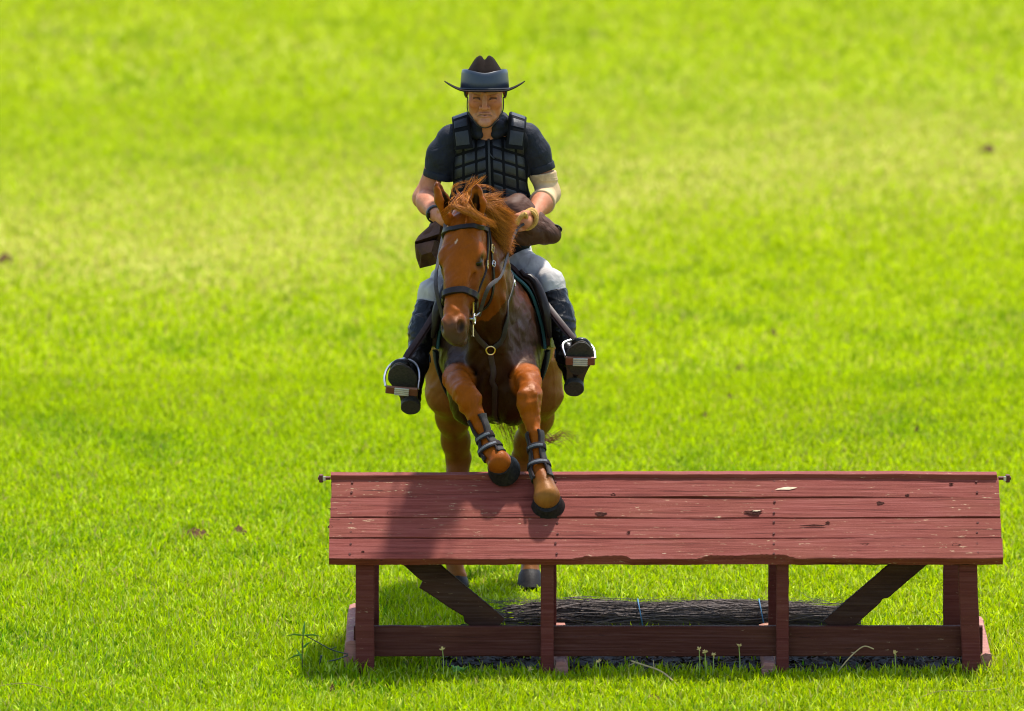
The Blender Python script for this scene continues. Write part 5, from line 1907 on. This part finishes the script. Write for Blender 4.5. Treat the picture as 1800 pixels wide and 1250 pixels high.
# the open, folded end that sticks out beside the horse's head
W_ = {k: at(*p) for k, p in dict(A1=(778, 376, .93), A2=(736, 414, .925), A3=(729, 425, .905), A4=(772, 411, .86), R1=(736, 431, .95), R2=(768, 421, .93), B1=(729, 430, .89),
      B2=(764, 422, .872), B3=(758, 443, .852), B4=(741, 448, .868), C3=(770, 462, .90), C4=(738, 472, .915), E=(731, 452, .93), F1=(780, 378, 1.03), F2=(735, 420, 1.0), F3=(739, 470, .99), F4=(778, 462, 1.0), G=(778, 430, .92)).items()}
def sheet(names, n=5, sag=.004, seed=1):
    r = np.random.default_rng(seed)
    a, b, c, d = [W_[k] for k in names]
    nn = unit(np.cross(b - a, d - a)); V = []
    for j in range(n):
        for i in range(n):
            u, v = i / (n - 1), j / (n - 1)
            V.append((a * (1 - u) + b * u) * (1 - v) + (d * (1 - u) + c * u) * v + nn * sag * r.normal() * (u * (1 - u) * v * (1 - v) * 16))
    return V, [(j * n + i, j * n + i + 1, (j + 1) * n + i + 1, (j + 1) * n + i) for j in range(n - 1) for i in range(n - 1)]
mb = MB()
for k, nm in enumerate((("A1", "A2", "A3", "A4"), ("A3", "A4", "R2", "R1"), ("R1", "R2", "B2", "B1"), ("B1", "B2", "B3", "B4"), ("B4", "B3", "C3", "C4"), ("B1", "B4", "C4", "E"), ("B2", "G", "C3", "B3"), ("A4", "G", "B2", "R2"), ("A1", "F1", "F2", "A2"), ("A2", "F2", "E", "A3"), ("E", "F2", "F3", "C4"), ("C4", "F3", "F4", "C3"), ("F1", "F4", "F3", "F2"), ("A1", "A4", "G", "F1"), ("G", "C3", "F4", "F1"))):
    mb.add(*sheet(nm, seed=k))
mb.build("folded_end", M['oilcloth'], roll, angle=30)
pts = catmull([at(968, 400, .99), at(978, 396, .98), at(986, 402, .98), at(982, 410, .99), at(972, 416, 1.0)], 5)
MB().ribbon(pts, np.tile([.2, .3, 1.0], (len(pts), 1)), .012, .003).build("loop", M['black_strap'], roll)

# ================================================================== BRUSH BUNDLE AND SMALL THINGS ON THE GROUND
def mat_attr(name, rough=.8):
    t = NT(name); t.set(col=t.attr(), rough=rough, spec=.25); M[name] = t.m
mat_attr('twigs')
bundle = thing("brush_bundle", (at(1180, 1120, .95)[0], .95, gz(0, .95)), "long bundle of dark twigs lying under the jump", "brush bundle")
tw = Hair(5)
x0, x1 = at(862, 1100, .95)[0], at(1475, 1100, .95)[0]
r = np.random.default_rng(4)
for i in range(1500):
    L = r.uniform(.35, .9)
    xa = r.uniform(x0, x1 - .25)
    ang, rad = r.uniform(0, 2 * PI), .072 * math.sqrt(r.random())
    pts = []
    zc = gz(0, .95) + .075
    lift = r.normal(0, .012)
    for k in range(4):
        f = k / 3
        x = min(xa + L * f, x1 + .06 + .03 * f)
        g = (x - x0) / (x1 - x0)
        tight = np.interp(g, [-.1, 0, .1, .22, .42, .5, .62, .75, .85, 1.0, 1.2], [.35, .5, .85, 1.15, .80, .78, 1.0, .92, .75, .62, .7])
        if k > 0: ang += r.normal(0, .5)
        pts.append(np.array([x, .95 + math.cos(ang) * rad * tight, max(zc + math.sin(ang) * rad * tight * 1.0 + lift * f, gz(0, .95) + .004)]))
    k = r.random()
    c = np.array([.040, .030, .026]) * (1 - k) + np.array([.20, .16, .14]) * k
    tw.strand(pts, r.uniform(.0012, .0030), c, 6)
for i in range(420):      # wispy ends sticking out
    x = r.uniform(x0 - .02, x1); ang = r.uniform(.2, PI - .2)
    p = np.array([x, .95 + math.cos(ang) * .06, gz(0, .95) + .075 + math.sin(ang) * .062])
    d = np.array([r.choice([-1, 1]) * r.uniform(.6, 1), r.normal(0, .3), r.uniform(.05, .35)])
    tw.strand([p, p + d * .06, p + d * .11 + np.array([0, 0, r.normal(0, .015)])], .0009, np.array([.09, .07, .06]), 4)
for (a, b) in (((1440, 1090), (1512, 1062)), ((1410, 1092), (1505, 1050)), ((1430, 1096), (1520, 1097)), ((1400, 1075), (1470, 1060)), ((1380, 1070), (1425, 1058)), ((870, 1098), (790, 1104)), ((880, 1090), (815, 1096))):
    tw.strand([at(a[0] - 60, a[1], .93), at(*a, .92), at(*b, .92)], .003, np.array([.06, .045, .038]), 6)
old = M['hair']; M['hair'] = M['twigs']; tag(tw.build("twigs", bundle), kind="stuff"); M['hair'] = old
simple('blue_twine', (.03, .14, .26), .6)
for px in (1127, 1340):
    x = at(px, 1080, .95)[0]
    g = (x - x0) / (x1 - x0)
    pts = [np.array([x + .012 * (math.sin(t) * -1.2), .95 + math.cos(t) * .072, gz(0, .95) + .075 + math.sin(t) * .073]) for t in np.linspace(0, 2 * PI, 22, endpoint=False)]
    MB().tube(pts, .0030, 6, closed=True).build("twine", M['blue_twine'], bundle)

# bark and wood chips under the jump
ch = np.random.default_rng(8)
mat_attr('bark')
V, F, C = [], [], []
for i in range(2600):
    x = ch.uniform(-.45, 1.98); y = ch.uniform(.05, .82)
    pile = math.exp(-((x - 1.55) / .25) ** 2 - ((y - .32) / .22) ** 2) * .05
    z = gz(x, y) + .004 + pile * ch.random() + ch.random() * .008
    L, W = ch.uniform(.008, .024), ch.uniform(.004, .010)
    th = ch.uniform(0, PI); tl_ = ch.normal(0, .4)
    a = np.array([math.cos(th), math.sin(th), tl_]); b = np.array([-math.sin(th), math.cos(th), ch.normal(0, .4)])
    nn = unit(np.cross(a, b)) * .002
    p = np.array([x, y, z])
    o = len(V)
    V += [p - a * L - b * W * .6, p + a * L - b * W, p + a * L * .8 + b * W, p - a * L + b * W, p + nn * 2]
    F += [(o, o + 1, o + 4), (o + 1, o + 2, o + 4), (o + 2, o + 3, o + 4), (o + 3, o, o + 4)]
    k = ch.random()
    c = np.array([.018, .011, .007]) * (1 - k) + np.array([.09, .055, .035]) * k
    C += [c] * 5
# litter sheet under the chips, coloured near black to paint the jump's shade
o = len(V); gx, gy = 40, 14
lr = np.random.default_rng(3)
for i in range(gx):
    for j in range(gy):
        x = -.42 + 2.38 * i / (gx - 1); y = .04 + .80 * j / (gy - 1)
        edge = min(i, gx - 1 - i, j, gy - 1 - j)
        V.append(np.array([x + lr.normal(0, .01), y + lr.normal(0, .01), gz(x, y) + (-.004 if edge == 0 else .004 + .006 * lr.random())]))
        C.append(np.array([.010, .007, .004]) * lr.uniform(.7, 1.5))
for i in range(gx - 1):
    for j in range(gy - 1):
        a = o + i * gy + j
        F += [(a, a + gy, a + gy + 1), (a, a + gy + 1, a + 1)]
wc = link("wood_chips_and_shade", mesh_np("wood_chips_and_shade", np.array(V), np.array(F), False, np.array(C), M['bark']))
tag(wc, "dark bark and wood chips scattered beneath the jump on a sheet painted dark as its shade", "wood chips", kind="stuff")
# bare soil: low lumps where turf is scuffed
t = NT('soil'); v = t.coord('Object'); n1 = t.noise(v, 45, 5, .7)
t.set(col=t.ramp(n1, [(.3, (.045, .022, .009)), (.7, (.13, .065, .028))]), rough=.95, spec=.1); t.bump(n1, .8, .02); M['soil'] = t.m
V, F = [], []
sr = np.random.default_rng(21)
for (x, y, rx, ry) in SCRAPES:
    o = len(V); n = 14; m = 4
    for i in range(m + 1):
        q = i / m
        for k in range(n):
            th = 2 * PI * k / n
            w = 1 + .25 * math.sin(3 * th + x * 9) + .15 * math.sin(5 * th + y)
            X, Y = x + rx * q * w * math.cos(th) * .9, y + ry * q * w * math.sin(th) * .9
            V.append((X, Y, gz(X, Y) + (.034 * (1 - q) + .012 * sr.random()) * (q < 1) - .004 * (q == 1)))
    for i in range(m):
        for k in range(n):
            F.append((o + i * n + k, o + i * n + (k + 1) % n, o + (i + 1) * n + (k + 1) % n, o + (i + 1) * n + k))
bs = link("bare_soil", mesh_np("bare_soil", np.array(V), np.array(F), True, None, M['soil']))
tag(bs, "scuffed brown bare soil showing between the grass", "soil", kind="stuff")

# weeds and stalks round the jump
mat_attr('weed')
simple('stalk_green', (.24, .30, .05), .6)
simple('seed_head', (.50, .36, .12), .8, var=.4, nscale=200)
simple('dry_straw', (.42, .30, .13), .8)
simple('dull_straw', (.20, .15, .04), .8)
simple('dark_stem', (.020, .028, .012), .6)
simple('weed_leaf', (.10, .24, .02), .5)
def stalk(px, base_py, top_py, label, lean=0.0, curl=0.0, Y=-.10):
    b_ = at(px, base_py, Y); b_[2] = gz(0, Y) - .005
    t_ = at(px + lean, top_py, Y)
    root = thing("weed_stalk", b_, label, "weed", "thin seed stalks along the jump")
    pts = catmull([b_, b_ * .5 + t_ * .5 + np.array([.004, 0, 0]), t_], 5)
    MB().tube(pts, [.0026 * (1 - .4 * i / len(pts)) for i in range(len(pts))], 6).build("stem", M['stalk_green'], root)
    mb = MB()
    rr = np.random.default_rng(int(px))
    for k in range(9):
        d = unit(rr.normal(0, 1, 3) + np.array([curl, 0, .8]))
        mb.tube([t_, t_ + d * .007, t_ + d * .014], [.002, .0028, .0008], 5)
    tag(mb.build("seed_head", M['seed_head'], root))
stalk(778, 1192, 1142, "tallest seed stalk before the lower rail, left of the second post")
stalk(932, 1192, 1177, "short seed stalk just left of the second post's foot", 1)
stalk(1053, 1190, 1163, "seed stalk just right of the second post's skid")
stalk(1228, 1196, 1142, "leftmost stalk of the close trio before the lower rail", 1)
stalk(1240, 1196, 1147, "middle stalk of the close trio before the lower rail", -1)
stalk(1250, 1196, 1152, "rightmost stalk of the close trio before the lower rail", 4)
stalk(1299, 1192, 1136, "lone tall stalk standing left of the third post", 0)
stalk(1572, 1186, 1148, "pale seed stalk before the rail near the right brace", 1)
# dark weed at the jump's left end
wp = thing("dark_weed", on_ground(555, 1165), "dark stemmed leafy weed leaning beside the jump's end post", "weed")
mb = MB()
W = lambda x, y: at(x, y, .0)
mb.tube(catmull([W(612, 1150), W(585, 1143), W(560, 1130), W(535, 1116)], 5), .0026, 6)
mb.tube([W(612, 1152), W(590, 1160), W(575, 1163)], .0030, 6)
mb.tube([W(580, 1142), W(592, 1137)], .002, 6)
mb.tube([W(565, 1152), W(561, 1170)], [.005, .002], 6)
mb.tube(catmull([W(532, 1180), W(531, 1150), W(533, 1116)], 4), .0024, 6)
mb.build("stem", M['dark_stem'], wp)
for (x, y, x2, y2, w) in ((533, 1117, 502, 1118, .007), (533, 1117, 566, 1119, .007), (533, 1118, 536, 1092, .006), (532, 1140, 548, 1128, .007), (532, 1150, 505, 1160, .008), (531, 1160, 520, 1140, .006)):
    a, b = W(x, y), W(x2, y2)
    c = (a + b) / 2 + np.array([0, -.004, .006])
    MB().tube([a, a * .6 + c * .4, c, b], [.002, w, w * .9, .001], 6, flat=(np.array([0, .6, .8]), .3)).build("leaf", M['weed_leaf'], wp)
# broad-leaved plant by the rail
bl = thing("broad_weed", on_ground(808, 1190), "low broad-leaved green weed in front of the lower rail", "weed")
rr = np.random.default_rng(3)
cb = on_ground(808, 1192)
for k in range(9):
    th = 2 * PI * k / 9 + rr.uniform(-.2, .2)
    L = rr.uniform(.05, .09)
    d = np.array([math.cos(th) * .7, math.sin(th) * .5, rr.uniform(.5, 1.3)]); d = unit(d)
    a = cb + d * .01; b = cb + d * L + np.array([0, 0, -.01])
    MB().tube([a, cb + d * L * .4, cb + d * L * .75 + np.array([0, 0, .004]), b], [.002, .009, .010, .001], 7, flat=(unit(np.array([-d[2] * math.cos(th), -d[2] * math.sin(th), .6])), .22)).build("leaf", M['weed_leaf'], bl)
# long dry stalk in front of the right half
ds = thing("dry_stalk", on_ground(1160, 1200), "long dry straw-coloured stalk lying in grass before the jump", "stalk")
mb = MB()
mb.tube(catmull([at(1110, 1162, -.05), at(1128, 1168, -.08), at(1165, 1182, -.16), at(1200, 1215, -.3), at(1212, 1236, -.36)], 5), .0035, 6)
mb.tube([at(1118, 1164, -.06), at(1105, 1170, -.06)], .002, 5)
mb.tube([at(1150, 1175, -.12), at(1148, 1160, -.12)], .0015, 5)
mb.build("stem", M['dry_straw'], ds)
d2 = thing("bent_straw", on_ground(1520, 1188), "bent yellow grass stem leaning before the rail's right end", "stalk")
MB().tube(catmull([at(1470, 1185, -.05), at(1488, 1162, -.06), at(1505, 1145, -.06), at(1520, 1136, -.06), at(1536, 1141, -.06)], 5), .0026, 6).build("stem", M['dry_straw'], d2)
d3 = thing("lying_straw", on_ground(1650, 1233), "thin brown runner lying on the grass below the right post", "stalk")
MB().tube(catmull([on_ground(1605, 1245) + np.array([0, 0, .03]), on_ground(1650, 1234) + np.array([0, 0, .045]), on_ground(1710, 1232) + np.array([0, 0, .04]), on_ground(1760, 1222) + np.array([0, 0, .03])], 6), .0016, 6).build("stem", M['dull_straw'], d3)
d4 = thing("lying_straw", on_ground(70, 1222), "thin brown runner lying on grass far from the jump", "stalk")
MB().tube(catmull([on_ground(-20, 1223) + np.array([0, 0, .03]), on_ground(40, 1220) + np.array([0, 0, .045]), on_ground(110, 1228) + np.array([0, 0, .03])], 6), .0018, 6).build("stem", M['dull_straw'], d4)
